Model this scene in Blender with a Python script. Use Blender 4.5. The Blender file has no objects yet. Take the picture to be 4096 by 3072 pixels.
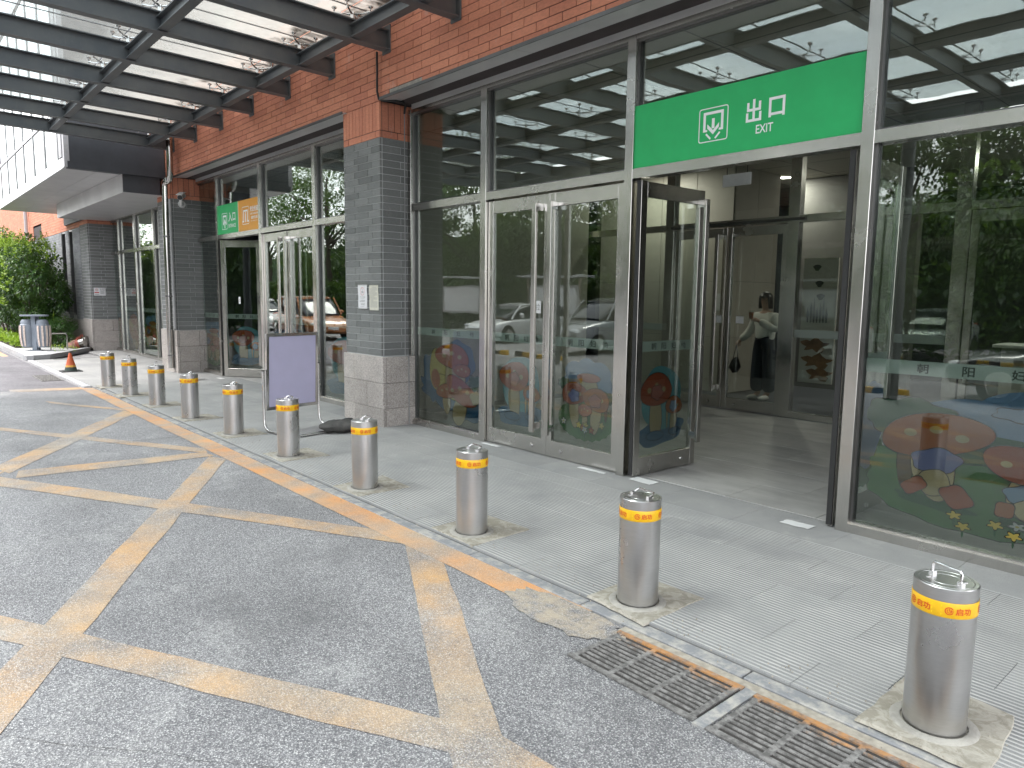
import bpy, math, random
from mathutils import Vector, Matrix, noise as mnoise
random.seed(7)
R = math.radians
sc = bpy.context.scene
COL = sc.collection

# ------------------------------------------------------------------ camera
cam_d = bpy.data.cameras.new('camera'); cam = bpy.data.objects.new('camera', cam_d); COL.objects.link(cam)
cr = Vector((0.65940354, 0.75168705, 0.01239109)); cu = Vector((-0.09767264, 0.06931579, 0.99280178)); cf = Vector((-0.74541735, 0.65586728, -0.11912634))
mx = Matrix((cr, cu, -cf)).transposed().to_4x4(); mx.translation = Vector((0, 0, 1.679)); cam.matrix_world = mx
cam_d.sensor_width = 36; cam_d.lens = 2876.69 * 36 / 4096; cam_d.clip_start = 0.05; cam_d.clip_end = 3000
sc.camera = cam
CAM = Vector((0, 0, 1.679))

# ------------------------------------------------------------------ world, sun, exposure
SUN_EL, SUN_AZ = 58, 215
w = bpy.data.worlds.new('World'); sc.world = w; w.use_nodes = True
nt = w.node_tree; nt.nodes.clear()
def wn(t): return nt.nodes.new(t)
sky = wn('ShaderNodeTexSky'); sky.sky_type = 'NISHITA'; sky.sun_disc = False
sky.sun_elevation = R(SUN_EL); sky.sun_rotation = R(SUN_AZ); sky.dust_density = 3; sky.air_density = 1.0
tc = wn('ShaderNodeTexCoord'); mp = wn('ShaderNodeMapping'); mp.inputs['Scale'].default_value = (1, 1, 2.2)
nz = wn('ShaderNodeTexNoise'); nz.inputs['Scale'].default_value = 2.6; nz.inputs['Detail'].default_value = 7; nz.inputs['Roughness'].default_value = 0.58
rp = wn('ShaderNodeValToRGB'); rp.color_ramp.elements[0].position = 0.36; rp.color_ramp.elements[0].color = (0.55, 0.55, 0.55, 1); rp.color_ramp.elements[1].position = 0.62; rp.color_ramp.elements[1].color = (1, 1, 1, 1)
n2 = wn('ShaderNodeTexNoise'); n2.inputs['Scale'].default_value = 5; n2.inputs['Detail'].default_value = 5
cr2 = wn('ShaderNodeValToRGB'); cr2.color_ramp.elements[0].position = 0.3; cr2.color_ramp.elements[0].color = (8.9, 9.2, 9.8, 1); cr2.color_ramp.elements[1].position = 0.7; cr2.color_ramp.elements[1].color = (13.2, 13.1, 13.1, 1)
mix = wn('ShaderNodeMix'); mix.data_type = 'RGBA'
bg = wn('ShaderNodeBackground'); bg.inputs['Strength'].default_value = 0.1
out = wn('ShaderNodeOutputWorld')
L = nt.links.new
L(tc.outputs['Generated'], mp.inputs['Vector']); L(mp.outputs['Vector'], nz.inputs['Vector']); L(mp.outputs['Vector'], n2.inputs['Vector'])
L(nz.outputs['Fac'], rp.inputs['Fac']); L(n2.outputs['Fac'], cr2.inputs['Fac'])
L(rp.outputs['Color'], mix.inputs['Factor']); L(sky.outputs['Color'], mix.inputs['A']); L(cr2.outputs['Color'], mix.inputs['B'])
L(mix.outputs['Result'], bg.inputs['Color']); L(bg.outputs['Background'], out.inputs['Surface'])
sd = bpy.data.lights.new('sun', 'SUN'); sd.energy = 1.0; sd.angle = R(20); sd.color = (1, 0.97, 0.92)
so = bpy.data.objects.new('sun', sd); COL.objects.link(so); so.location = (0, -20, 40)
# sky sun_rotation measured clockwise from +Y
sdir = Vector((math.sin(R(SUN_AZ)) * math.cos(R(SUN_EL)), math.cos(R(SUN_AZ)) * math.cos(R(SUN_EL)), math.sin(R(SUN_EL))))
so.rotation_euler = sdir.to_track_quat('Z', 'Y').to_euler()
sc.view_settings.view_transform = 'Standard'; sc.view_settings.look = 'None'; sc.view_settings.gamma = 1
sc.view_settings.use_curve_mapping = False; sc.view_settings.exposure = 1.97
sc.render.engine = 'CYCLES'
cy = sc.cycles
cy.max_bounces = 12; cy.diffuse_bounces = 3; cy.glossy_bounces = 5; cy.transparent_max_bounces = 24; cy.transmission_bounces = 4
cy.use_denoising = True; cy.caustics_reflective = False; cy.caustics_refractive = False; cy.sample_clamp_indirect = 6

# ------------------------------------------------------------------ material helpers
class N:
    def __init__(s, name):
        s.m = bpy.data.materials.new(name); s.m.use_nodes = True; s.t = s.m.node_tree; s.t.nodes.clear()
        s.o = s.n('ShaderNodeOutputMaterial')
    def n(s, t, **k):
        x = s.t.nodes.new(t)
        for a, b in k.items():
            if a in x.inputs.keys(): s.set(x.inputs[a], b)
            else: setattr(x, a, b)
        return x
    def set(s, i, v):
        if isinstance(v, bpy.types.NodeSocket): s.t.links.new(v, i)
        else:
            if i.type == 'RGBA' and len(v) == 3: v = (*v, 1)
            i.default_value = v
    def math(s, op, a, b=None, c=None, clamp=False):
        x = s.t.nodes.new('ShaderNodeMath'); x.operation = op; x.use_clamp = clamp
        s.set(x.inputs[0], a)
        if b is not None: s.set(x.inputs[1], b)
        if c is not None: s.set(x.inputs[2], c)
        return x.outputs[0]
    def mix(s, f, a, b, blend='MIX'):
        x = s.t.nodes.new('ShaderNodeMix'); x.data_type = 'RGBA'; x.blend_type = blend
        s.set(x.inputs[0], f); s.set(x.inputs[6], a); s.set(x.inputs[7], b)
        return x.outputs[2]
    def pos(s, scale=(1, 1, 1), rot=(0, 0, 0)):
        g = s.n('ShaderNodeNewGeometry'); mp = s.n('ShaderNodeMapping'); s.t.links.new(g.outputs['Position'], mp.inputs['Vector'])
        mp.inputs['Scale'].default_value = scale; mp.inputs['Rotation'].default_value = rot
        return mp.outputs[0]
    def noise(s, scale, detail=4, rough=0.55, vec=None, dist=0):
        x = s.n('ShaderNodeTexNoise'); x.inputs['Scale'].default_value = scale; x.inputs['Detail'].default_value = detail
        x.inputs['Roughness'].default_value = rough; x.inputs['Distortion'].default_value = dist
        s.t.links.new(vec if vec else s.pos(), x.inputs['Vector']); return x.outputs['Fac']
    def vor(s, scale, vec=None, out='Distance', feature='F1', rnd=1.0):
        x = s.n('ShaderNodeTexVoronoi'); x.feature = feature; x.inputs['Scale'].default_value = scale; x.inputs['Randomness'].default_value = rnd
        s.t.links.new(vec if vec else s.pos(), x.inputs['Vector']); return x.outputs[out]
    def ramp(s, f, stops, interp='LINEAR'):
        x = s.n('ShaderNodeValToRGB'); x.color_ramp.interpolation = interp
        e = x.color_ramp.elements
        while len(e) < len(stops): e.new(0.5)
        for k, (p, c) in enumerate(stops):
            e[k].position = p; e[k].color = (c, c, c, 1) if isinstance(c, (int, float)) else (*c, 1)
        s.set(x.inputs[0], f); return x.outputs[0]
    def rnd(s):
        a = s.n('ShaderNodeObjectInfo').outputs['Random']; b = s.n('ShaderNodeNewGeometry').outputs['Random Per Island']
        return s.math('FRACT', s.math('ADD', s.math('MULTIPLY', a, 7.31), b))
    def bump(s, h, strength=0.3, dist=0.01, nrm=None):
        x = s.n('ShaderNodeBump'); x.inputs['Strength'].default_value = strength; x.inputs['Distance'].default_value = dist
        s.set(x.inputs['Height'], h)
        if nrm: s.set(x.inputs['Normal'], nrm)
        return x.outputs[0]
    def pbr(s, col, rough=0.6, metal=0, nrm=None, **k):
        p = s.n('ShaderNodeBsdfPrincipled'); s.set(p.inputs['Base Color'], col); s.set(p.inputs['Roughness'], rough); s.set(p.inputs['Metallic'], metal)
        if nrm: s.set(p.inputs['Normal'], nrm)
        for a, b in k.items(): s.set(p.inputs[a.replace('_', ' ')], b)
        s.t.links.new(p.outputs[0], s.o.inputs[0]); return s.m
    def done(s, sh):
        s.t.links.new(sh, s.o.inputs[0]); return s.m

def simple(name, col, rough=0.6, metal=0, var=0.15, vs=6, rv=0.0, bump=0.0, bs=60, **k):
    a = N(name)
    f = a.noise(vs, 5)
    c = a.mix(1.0, col, a.ramp(f, [(0.25, 1 - var), (0.75, 1 + var)]), 'MULTIPLY') if var else col
    if var:
        # ramp colours above 1 are allowed
        pass
    if rv:
        rr = a.rnd(); c = a.mix(1.0, c, a.ramp(rr, [(0, 1 - rv), (1, 1 + rv)]), 'MULTIPLY')
    nr = a.bump(a.noise(bs, 3), bump, 0.01) if bump else None
    return a.pbr(c, rough, metal, nr, **k)

# asphalt colour network shared by asphalt and worn paint
def asphalt_col(a, dark=False):
    cells = a.n('ShaderNodeSeparateColor'); a.t.links.new(a.vor(165, out='Color'), cells.inputs[0])
    d = a.vor(165)
    stone = a.ramp(cells.outputs[0], [(0.0, (0.135, 0.13, 0.135)), (0.4, (0.245, 0.24, 0.245)), (0.8, (0.39, 0.383, 0.38)), (1.0, (0.60, 0.59, 0.58))])
    c = a.mix(a.ramp(d, [(0.35, 0.0), (0.75, 0.7)]), stone, (0.085, 0.084, 0.093))
    big = a.noise(0.7, 5, 0.6)
    c = a.mix(1.0, c, a.ramp(big, [(0.3, 0.82), (0.7, 1.18)]), 'MULTIPLY')
    dust = a.math('MULTIPLY', a.ramp(a.noise(1.5, 6, 0.65), [(0.50, 0.0), (0.72, 0.42)]), a.ramp(a.noise(35, 3), [(0.4, 0.2), (0.6, 1)]))
    c = a.mix(dust, c, (0.58, 0.57, 0.55))
    stain = a.ramp(a.noise(0.9, 5, 0.6, a.pos((1, 1, 1), (0, 0, 1.1)), 0.4), [(0.60, 0), (0.72, 0.45)])
    c = a.mix(stain, c, (0.12, 0.118, 0.12))
    track = a.ramp(a.noise(0.55, 3, 0.5, a.pos((0.25, 2.4, 1), (0, 0, 0.06))), [(0.35, 0.9), (0.65, 1.12)])
    c = a.mix(1.0, c, track, 'MULTIPLY')
    if dark: c = a.mix(1.0, c, (0.62, 0.6, 0.64), 'MULTIPLY')
    return c, d
def mk_asphalt(name, dark=False):
    a = N(name); c, d = asphalt_col(a, dark)
    # two construction joints / cracks, as fine dark wandering lines
    return a.pbr(c, a.ramp(a.noise(3), [(0.3, 0.62), (0.7, 0.85)]), 0, a.bump(d, 0.55, 0.004))
def mk_paint(name, cov=0.5, hue=(0.70, 0.42, 0.17)):
    a = N(name); c, d = asphalt_col(a)
    f1 = a.noise(2.2, 5, 0.6); f2 = a.noise(160, 3, 0.6)
    worn = a.math('ADD', a.math('MULTIPLY', f1, 0.75), a.math('MULTIPLY', f2, 0.6))
    k = a.ramp(worn, [(0.30 + cov * 0.25, 0.92), (0.72 + cov * 0.2, 0.10)])
    pc = a.mix(a.ramp(a.noise(1.1, 3), [(0.4, 0), (0.65, 1)]), hue, (0.60, 0.45, 0.29))
    return a.pbr(a.mix(k, c, pc), 0.75, 0, a.bump(d, 0.5, 0.004))
M = {}
M['asphalt'] = mk_asphalt('asphalt'); M['asphalt_new'] = mk_asphalt('asphalt_dark', True)
M['paint'] = mk_paint('worn_yellow_paint', 0.5, (0.68, 0.39, 0.15)); M['paint_edge'] = mk_paint('worn_orange_paint', 1.0, (0.72, 0.34, 0.12))

def mk_slab(name, rib):
    a = N(name)
    base = a.mix(a.ramp(a.noise(1.3, 5, 0.6), [(0.3, 0), (0.7, 1)]), (0.26, 0.262, 0.262), (0.36, 0.355, 0.345))
    base = a.mix(1.0, base, a.ramp(a.rnd(), [(0, 0.93), (1, 1.06)]), 'MULTIPLY')
    base = a.mix(1.0, base, a.ramp(a.noise(220, 2), [(0.35, 0.82), (0.65, 1.15)]), 'MULTIPLY')
    base = a.mix(a.ramp(a.noise(2.6, 6, 0.7, dist=0.6), [(0.6, 0), (0.8, 0.35)]), base, (0.16, 0.17, 0.175))
    base = a.mix(a.ramp(a.noise(3.4, 6, 0.7), [(0.58, 0), (0.75, 0.45)]), base, (0.55, 0.53, 0.50))
    g = a.n('ShaderNodeNewGeometry'); sp = a.n('ShaderNodeSeparateXYZ'); a.t.links.new(g.outputs['Position'], sp.inputs[0])
    nr = a.bump(a.noise(150, 3), 0.25, 0.004)
    if rib:
        ph = a.math('ADD', a.math('MULTIPLY', sp.outputs[1], 2 * math.pi / 0.030), a.math('MULTIPLY', a.noise(1.0, 2), 1.5))
        wv = a.math('SINE', ph)
        k = a.ramp(a.math('ADD', a.math('MULTIPLY', wv, 0.5), 0.5), [(0.52, 0.0), (0.82, 1.0)])
        wear = a.ramp(a.noise(1.7, 5, 0.6), [(0.35, 0.1), (0.62, 0.95)])
        base = a.mix(a.math('MULTIPLY', k, wear), base, (0.58, 0.565, 0.54))
        base = a.mix(a.math('MULTIPLY', a.math('SUBTRACT', 1.0, k), a.math('MULTIPLY', wear, 0.45)), base, (0.15, 0.155, 0.16))
        nr = a.bump(k, 0.7, 0.004)
    return a.pbr(base, 0.72, 0, nr)
M['slab_rib'] = mk_slab('ribbed_grey_stone', True); M['slab'] = mk_slab('smooth_grey_stone', False)
a = N('vestibule_tile')
c = a.mix(a.ramp(a.noise(1.0, 6, 0.62, a.pos((1.6, 4.2, 1), (0, 0, 0.25))), [(0.42, 0), (0.62, 1)]), (0.42, 0.41, 0.395), (0.33, 0.322, 0.312))
c = a.mix(1.0, c, a.ramp(a.rnd(), [(0, 0.93), (1, 1.05)]), 'MULTIPLY')
M['vtile'] = a.pbr(c, 0.5, 0, a.bump(a.noise(120, 2), 0.1, 0.003))
M['bed'] = simple('joint_bed_dark', (0.17, 0.17, 0.165), 0.95)
a = N('blue_kerb_stone')
c = a.mix(a.ramp(a.noise(9, 6, 0.7), [(0.45, 0), (0.62, 1)]), (0.24, 0.245, 0.255), (0.43, 0.41, 0.375))
M['kerbstone'] = a.pbr(c, 0.8, 0, a.bump(a.noise(90, 3), 0.3, 0.005))
a = N('wet_concrete')
c = a.mix(a.ramp(a.noise(14, 7, 0.7, dist=0.8), [(0.44, 0), (0.56, 1)]), (0.41, 0.38, 0.325), (0.29, 0.265, 0.215))
c = a.mix(1.0, c, a.ramp(a.noise(2.5, 3), [(0.3, 0.9), (0.7, 1.15)]), 'MULTIPLY')
M['concrete'] = a.pbr(c, 0.85, 0, a.bump(a.noise(45, 5), 0.45, 0.01))
M['concrete_pale'] = simple('pale_mortar_ring', (0.35, 0.33, 0.295), 0.9, var=0.25, vs=18, bump=0.4)
a = N('speckled_granite')
cl = a.n('ShaderNodeSeparateColor'); a.t.links.new(a.vor(170, out='Color'), cl.inputs[0])
c = a.ramp(cl.outputs[0], [(0.0, (0.20, 0.18, 0.17)), (0.3, (0.36, 0.325, 0.30)), (0.75, (0.45, 0.41, 0.38)), (1.0, (0.60, 0.56, 0.53))])
c = a.mix(1.0, c, a.ramp(a.rnd(), [(0, 0.82), (1, 1.1)]), 'MULTIPLY')
c = a.mix(1.0, c, a.ramp(a.noise(5, 4), [(0.3, 0.9), (0.7, 1.1)]), 'MULTIPLY')
M['granite'] = a.pbr(c, 0.7)
def mk_brick(name, c1, c2, eff):
    a = N(name)
    c = a.mix(a.rnd(), c1, c2)
    c = a.mix(1.0, c, a.ramp(a.noise(26, 4, 0.6, a.pos((1, 1, 3))), [(0.3, 0.86), (0.7, 1.12)]), 'MULTIPLY')
    if eff:
        e = a.math('MULTIPLY', a.ramp(a.noise(2.6, 6, 0.7, a.pos((1.2, 1.2, 0.7))), [(0.60, 0), (0.74, 1)]), eff)
        c = a.mix(e, c, (0.62, 0.56, 0.52))
    return a.pbr(c, 0.78, 0, a.bump(a.noise(140, 3), 0.22, 0.004))
M['brick_red'] = mk_brick('terracotta_brick', (0.53, 0.20, 0.125), (0.66, 0.27, 0.165), 0.5)
M['brick_grey'] = mk_brick('slate_grey_brick', (0.145, 0.152, 0.149), (0.215, 0.222, 0.217), 0.22)
M['brick_pale'] = mk_brick('pale_grey_brick', (0.20, 0.205, 0.22), (0.30, 0.305, 0.32), 0.12)
M['mortar_red'] = simple('dark_mortar', (0.055, 0.045, 0.045), 0.95)
M['mortar_grey'] = simple('light_mortar', (0.52, 0.53, 0.53), 0.95)
def mk_steel(name, col, rough, streak=True, axis=(1, 1, 0.06), aniso=0.0):
    a = N(name)
    f = a.noise(90, 4, 0.6, a.pos(axis))
    c = a.mix(1.0, col, a.ramp(f, [(0.3, 0.95), (0.7, 1.03)]), 'MULTIPLY')
    c = a.mix(1.0, c, a.ramp(a.noise(3.0, 4, 0.5), [(0.3, 0.92), (0.7, 1.04)]), 'MULTIPLY')
    r = a.ramp(a.noise(3, 5), [(0.3, rough * 0.8), (0.7, rough * 1.3)])
    return a.pbr(c, r, 1.0)
M['steel'] = mk_steel('brushed_steel_frame', (0.56, 0.545, 0.515), 0.22)
M['steel_bollard'] = mk_steel('brushed_steel_bollard', (0.56, 0.55, 0.545), 0.30, axis=(0.25, 0.25, 2.0))
M['steel_shiny'] = mk_steel('polished_steel', (0.68, 0.67, 0.66), 0.13)
M['steel_dark'] = mk_steel('dark_metal_edge', (0.16, 0.16, 0.16), 0.35)
a = N('soffit_panel'); c = a.mix(a.ramp(a.noise(1.6, 3), [(0.3, 0), (0.7, 1)]), (0.50, 0.50, 0.505), (0.60, 0.60, 0.60))
M['soffit'] = a.pbr(c, 0.38, 0.25)
a = N('painted_steel_beam')
c = a.mix(a.ramp(a.noise(2.0, 6, 0.65), [(0.35, 0), (0.7, 1)]), (0.075, 0.083, 0.092), (0.12, 0.122, 0.12))
c = a.mix(a.ramp(a.noise(40, 3, 0.6, a.pos((1, 1, 0.15))), [(0.62, 0), (0.8, 0.25)]), c, (0.2, 0.2, 0.19))
M['beam'] = a.pbr(c, 0.5, 0, a.bump(a.noise(60, 2), 0.06, 0.004))
M['rubber'] = simple('black_rubber', (0.02, 0.02, 0.02), 0.6)
M['black'] = simple('black_plastic', (0.018, 0.018, 0.02), 0.45)
M['dark'] = simple('dark_panel', (0.045, 0.05, 0.058), 0.6)
M['white'] = simple('white_paint', (0.75, 0.75, 0.74), 0.5)
M['paper'] = simple('white_paper', (0.76, 0.76, 0.77), 0.8, var=0.06, vs=20)
M['paper_old'] = simple('cream_paper', (0.70, 0.68, 0.58), 0.8, var=0.08, vs=30)
M['ink'] = simple('dark_ink', (0.06, 0.06, 0.06), 0.8); M['ink_grey'] = simple('grey_ink', (0.30, 0.30, 0.30), 0.8)
M['red_ink'] = simple('red_ink', (0.55, 0.04, 0.03), 0.7)
M['tape'] = simple('yellow_reflective_tape', (0.80, 0.45, 0.01), 0.35, var=0.10, vs=30)
M['sign_green'] = simple('sign_green', (0.018, 0.42, 0.125), 0.45, var=0.08)
M['sign_orange'] = simple('sign_orange', (0.75, 0.34, 0.045), 0.55, var=0.05)
M['sign_white'] = simple('sign_white', (0.82, 0.84, 0.84), 0.55, var=0.03)
M['board'] = simple('blank_lilac_board', (0.50, 0.48, 0.66), 0.45, var=0.04)
M['wall_cream'] = simple('cream_wall_tile', (0.50, 0.47, 0.41), 0.5, var=0.05)
M['ceiling'] = simple('ceiling_panel', (0.62, 0.58, 0.50), 0.6, var=0.05)
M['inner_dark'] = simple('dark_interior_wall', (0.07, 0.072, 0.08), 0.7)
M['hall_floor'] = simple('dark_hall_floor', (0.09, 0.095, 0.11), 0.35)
a = N('cast_iron_grate')
c = a.mix(a.ramp(a.noise(22, 6, 0.7), [(0.42, 0), (0.6, 1)]), (0.11, 0.105, 0.10), (0.26, 0.25, 0.24))
g = a.n('ShaderNodeNewGeometry'); sp = a.n('ShaderNodeSeparateXYZ'); a.t.links.new(g.outputs['Position'], sp.inputs[0])
old = a.math('MULTIPLY', a.math('SUBTRACT', sp.outputs[1], 2.48), 3.4)
k = a.ramp(a.math('ADD', a.math('MULTIPLY', a.noise(7, 5, 0.7), 1.1), a.math('SUBTRACT', old, 0.42)), [(0.74, 0), (0.90, 1)])
k = a.math('MULTIPLY', k, a.ramp(a.noise(16, 5, 0.7), [(0.38, 0.25), (0.58, 1.0)]))
c = a.mix(a.math('MULTIPLY', k, 0.85), c, (0.50, 0.24, 0.08))
M['iron'] = a.pbr(c, 0.8, 0, a.bump(a.noise(80, 4), 0.5, 0.004))
M['pit'] = simple('drain_pit', (0.045, 0.04, 0.037), 0.95)
a = N('sandy_stain'); c, d = asphalt_col(a)
M['sand'] = a.pbr(a.mix(a.ramp(a.noise(9, 6, 0.7), [(0.38, 0.05), (0.62, 0.8)]), c, (0.47, 0.39, 0.29)), 0.9, 0, a.bump(d, 0.4, 0.004))
M['gravel_dust'] = simple('sandy_dust', (0.37, 0.335, 0.28), 0.95, var=0.3, vs=25, bump=0.5)

# glass: clear pane with schlick reflection, same from both sides
def mk_glass(name, f0=0.07, tint=(0.86, 0.90, 0.88), gain=1.0, wob=0.0):
    a = N(name)
    lw = a.n('ShaderNodeLayerWeight'); lw.inputs[0].default_value = 0.5
    p = a.math('POWER', lw.outputs['Facing'], 4.0)
    f = a.math('ADD', f0, a.math('MULTIPLY', p, (1 - f0) * gain), clamp=True)
    tr = a.n('ShaderNodeBsdfTransparent'); a.set(tr.inputs[0], tint)
    gl = a.n('ShaderNodeBsdfGlossy'); a.set(gl.inputs['Color'], (0.93, 0.97, 0.95)); gl.inputs['Roughness'].default_value = 0.0
    if wob: a.set(gl.inputs['Normal'], a.bump(a.noise(1.4, 2, vec=a.pos((1, 1, 1.8))), wob, 0.02))
    mxs = a.n('ShaderNodeMixShader'); a.set(mxs.inputs[0], f); a.t.links.new(tr.outputs[0], mxs.inputs[1]); a.t.links.new(gl.outputs[0], mxs.inputs[2])
    return a.done(mxs.outputs[0])
M['glass'] = mk_glass('window_glass', 0.085, (0.82, 0.86, 0.83), 1.1, 0.05)
M['glass_up'] = mk_glass('upper_window_glass', 0.16, (0.78, 0.82, 0.79), 1.15, 0.05)  # same glass as below, reflectance raised to brighten the mirrored canopy
M['glass_in'] = mk_glass('inner_glass', 0.05, (0.88, 0.92, 0.9))
M['glass_mirror'] = mk_glass('reflective_curtain_glass', 0.8, (0.5, 0.55, 0.6))
def mk_canopy_glass():
    a = N('canopy_glass')
    g = a.n('ShaderNodeNewGeometry'); sp = a.n('ShaderNodeSeparateXYZ'); a.t.links.new(g.outputs['Position'], sp.inputs[0])
    near = a.math('MULTIPLY', a.math('SUBTRACT', sp.outputs[1], 2.3), 0.5, clamp=True)     # leaves and silt gather at the wall end
    film = a.math('ADD', 0.13, a.math('MULTIPLY', near, 0.5))
    lw = a.n('ShaderNodeLayerWeight'); lw.inputs[0].default_value = 0.5
    f = a.math('ADD', 0.06, a.math('MULTIPLY', a.math('POWER', lw.outputs['Facing'], 5.0), 0.5), clamp=True)
    tr = a.n('ShaderNodeBsdfTransparent'); a.set(tr.inputs[0], (0.74, 0.79, 0.80))
    gl = a.n('ShaderNodeBsdfGlossy'); gl.inputs['Roughness'].default_value = 0.05; a.set(gl.inputs['Color'], (0.8, 0.8, 0.8))
    m1 = a.n('ShaderNodeMixShader'); a.set(m1.inputs[0], f); a.t.links.new(tr.outputs[0], m1.inputs[1]); a.t.links.new(gl.outputs[0], m1.inputs[2])
    tl = a.n('ShaderNodeBsdfTranslucent')
    a.set(tl.inputs[0], (0.50, 0.475, 0.44))
    m2 = a.n('ShaderNodeMixShader'); a.set(m2.inputs[0], a.math('MULTIPLY', film, a.ramp(a.noise(1.3, 6, 0.65), [(0.25, 0.6), (0.7, 1.3)]), clamp=True)); a.t.links.new(m1.outputs[0], m2.inputs[1]); a.t.links.new(tl.outputs[0], m2.inputs[2])
    df = a.n('ShaderNodeBsdfDiffuse'); a.set(df.inputs[0], a.mix(a.noise(20, 3), (0.07, 0.055, 0.03), (0.16, 0.14, 0.09)))
    moss = a.math('ADD', a.math('MULTIPLY', a.noise(2.4, 8, 0.72, a.pos((1.3, 0.7, 1)), 0.5), 1.0), a.math('MULTIPLY', a.math('SUBTRACT', sp.outputs[1], 4.25), 0.20))
    mk = a.ramp(moss, [(0.50, 0), (0.66, 0.85)])
    m3 = a.n('ShaderNodeMixShader'); a.set(m3.inputs[0], mk); a.t.links.new(m2.outputs[0], m3.inputs[1]); a.t.links.new(df.outputs[0], m3.inputs[2])
    return a.done(m3.outputs[0])
M['canopy_glass'] = mk_canopy_glass()
def mk_frost(name, col, op):
    a = N(name); df = a.n('ShaderNodeBsdfDiffuse'); a.set(df.inputs[0], col); tr = a.n('ShaderNodeBsdfTransparent'); a.set(tr.inputs[0], (0.9, 0.95, 0.93))
    tl = a.n('ShaderNodeBsdfTranslucent'); a.set(tl.inputs[0], col)
    ad = a.n('ShaderNodeMixShader'); ad.inputs[0].default_value = 0.25; a.t.links.new(df.outputs[0], ad.inputs[1]); a.t.links.new(tl.outputs[0], ad.inputs[2])
    m = a.n('ShaderNodeMixShader'); m.inputs[0].default_value = op; a.t.links.new(tr.outputs[0], m.inputs[1]); a.t.links.new(ad.outputs[0], m.inputs[2])
    return a.done(m.outputs[0])
M['frost'] = mk_frost('frosted_film', (0.42, 0.48, 0.46), 0.78)
for nme, c in dict(d_blue=(0.05, 0.14, 0.27), d_sky=(0.15, 0.25, 0.42), d_teal=(0.10, 0.30, 0.36), d_green=(0.07, 0.19, 0.06), d_dgreen=(0.03, 0.11, 0.05), d_red=(0.38, 0.075, 0.03), d_orange=(0.40, 0.11, 0.035), d_cream=(0.48, 0.36, 0.20), d_brown=(0.10, 0.05, 0.03), d_white=(0.5, 0.5, 0.5), d_line=(0.02, 0.015, 0.02), d_yellow=(0.50, 0.40, 0.10), d_violet=(0.13, 0.15, 0.38), d_pink=(0.45, 0.15, 0.13)).items():
    M[nme] = mk_frost(nme.replace('d_', 'printed_film_'), tuple(q * 0.68 for q in c), 0.95)
M['letters'] = simple('clear_letters_dark', (0.03, 0.04, 0.035), 0.4)
def mk_leaf(name, c1, c2, c3, tr=0.35):
    a = N(name); r = a.rnd()
    c = a.ramp(r, [(0, c1), (0.55, c2), (1.0, c3)])
    df = a.n('ShaderNodeBsdfDiffuse'); a.set(df.inputs[0], c); tl = a.n('ShaderNodeBsdfTranslucent'); a.set(tl.inputs[0], a.mix(0.4, c, (0.25, 0.4, 0.03)))
    gl = a.n('ShaderNodeBsdfGlossy'); gl.inputs['Roughness'].default_value = 0.35; a.set(gl.inputs[0], (0.6, 0.6, 0.6))
    m = a.n('ShaderNodeMixShader'); m.inputs[0].default_value = tr; a.t.links.new(df.outputs[0], m.inputs[1]); a.t.links.new(tl.outputs[0], m.inputs[2])
    m2 = a.n('ShaderNodeMixShader'); m2.inputs[0].default_value = 0.07; a.t.links.new(m.outputs[0], m2.inputs[1]); a.t.links.new(gl.outputs[0], m2.inputs[2])
    return a.done(m2.outputs[0])
M['leaf'] = mk_leaf('bush_leaf', (0.018, 0.052, 0.016), (0.035, 0.09, 0.024), (0.085, 0.17, 0.04), 0.3)
M['leaf_new'] = mk_leaf('young_leaf', (0.18, 0.30, 0.03), (0.26, 0.40, 0.04), (0.36, 0.48, 0.06), 0.5)
M['leaf_hedge'] = mk_leaf('hedge_leaf', (0.025, 0.07, 0.02), (0.05, 0.13, 0.03), (0.09, 0.2, 0.05))
M['leaf_tree'] = mk_leaf('tree_leaf', (0.025, 0.06, 0.015), (0.045, 0.10, 0.02), (0.08, 0.15, 0.03))
M['woods'] = simple('sky_block_green', (0.028, 0.055, 0.02), 0.95, var=0.7, vs=2.2, bump=1.0, bs=3)
M['bark'] = simple('bark', (0.09, 0.075, 0.06), 0.9, var=0.3, vs=20, bump=0.5)
M['soil'] = simple('soil', (0.06, 0.05, 0.04), 0.95, var=0.3, bump=0.6)
M['kerb_pale'] = simple('pale_granite_kerb', (0.40, 0.40, 0.41), 0.8, var=0.12, vs=30, rv=0.1, bump=0.2)
def mk_emit(name, col, s):
    a = N(name); e = a.n('ShaderNodeEmission'); a.set(e.inputs[0], col); e.inputs[1].default_value = s; return a.done(e.outputs[0])
M['lamp'] = mk_emit('lit_downlight', (1, 0.95, 0.85), 9)

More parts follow.
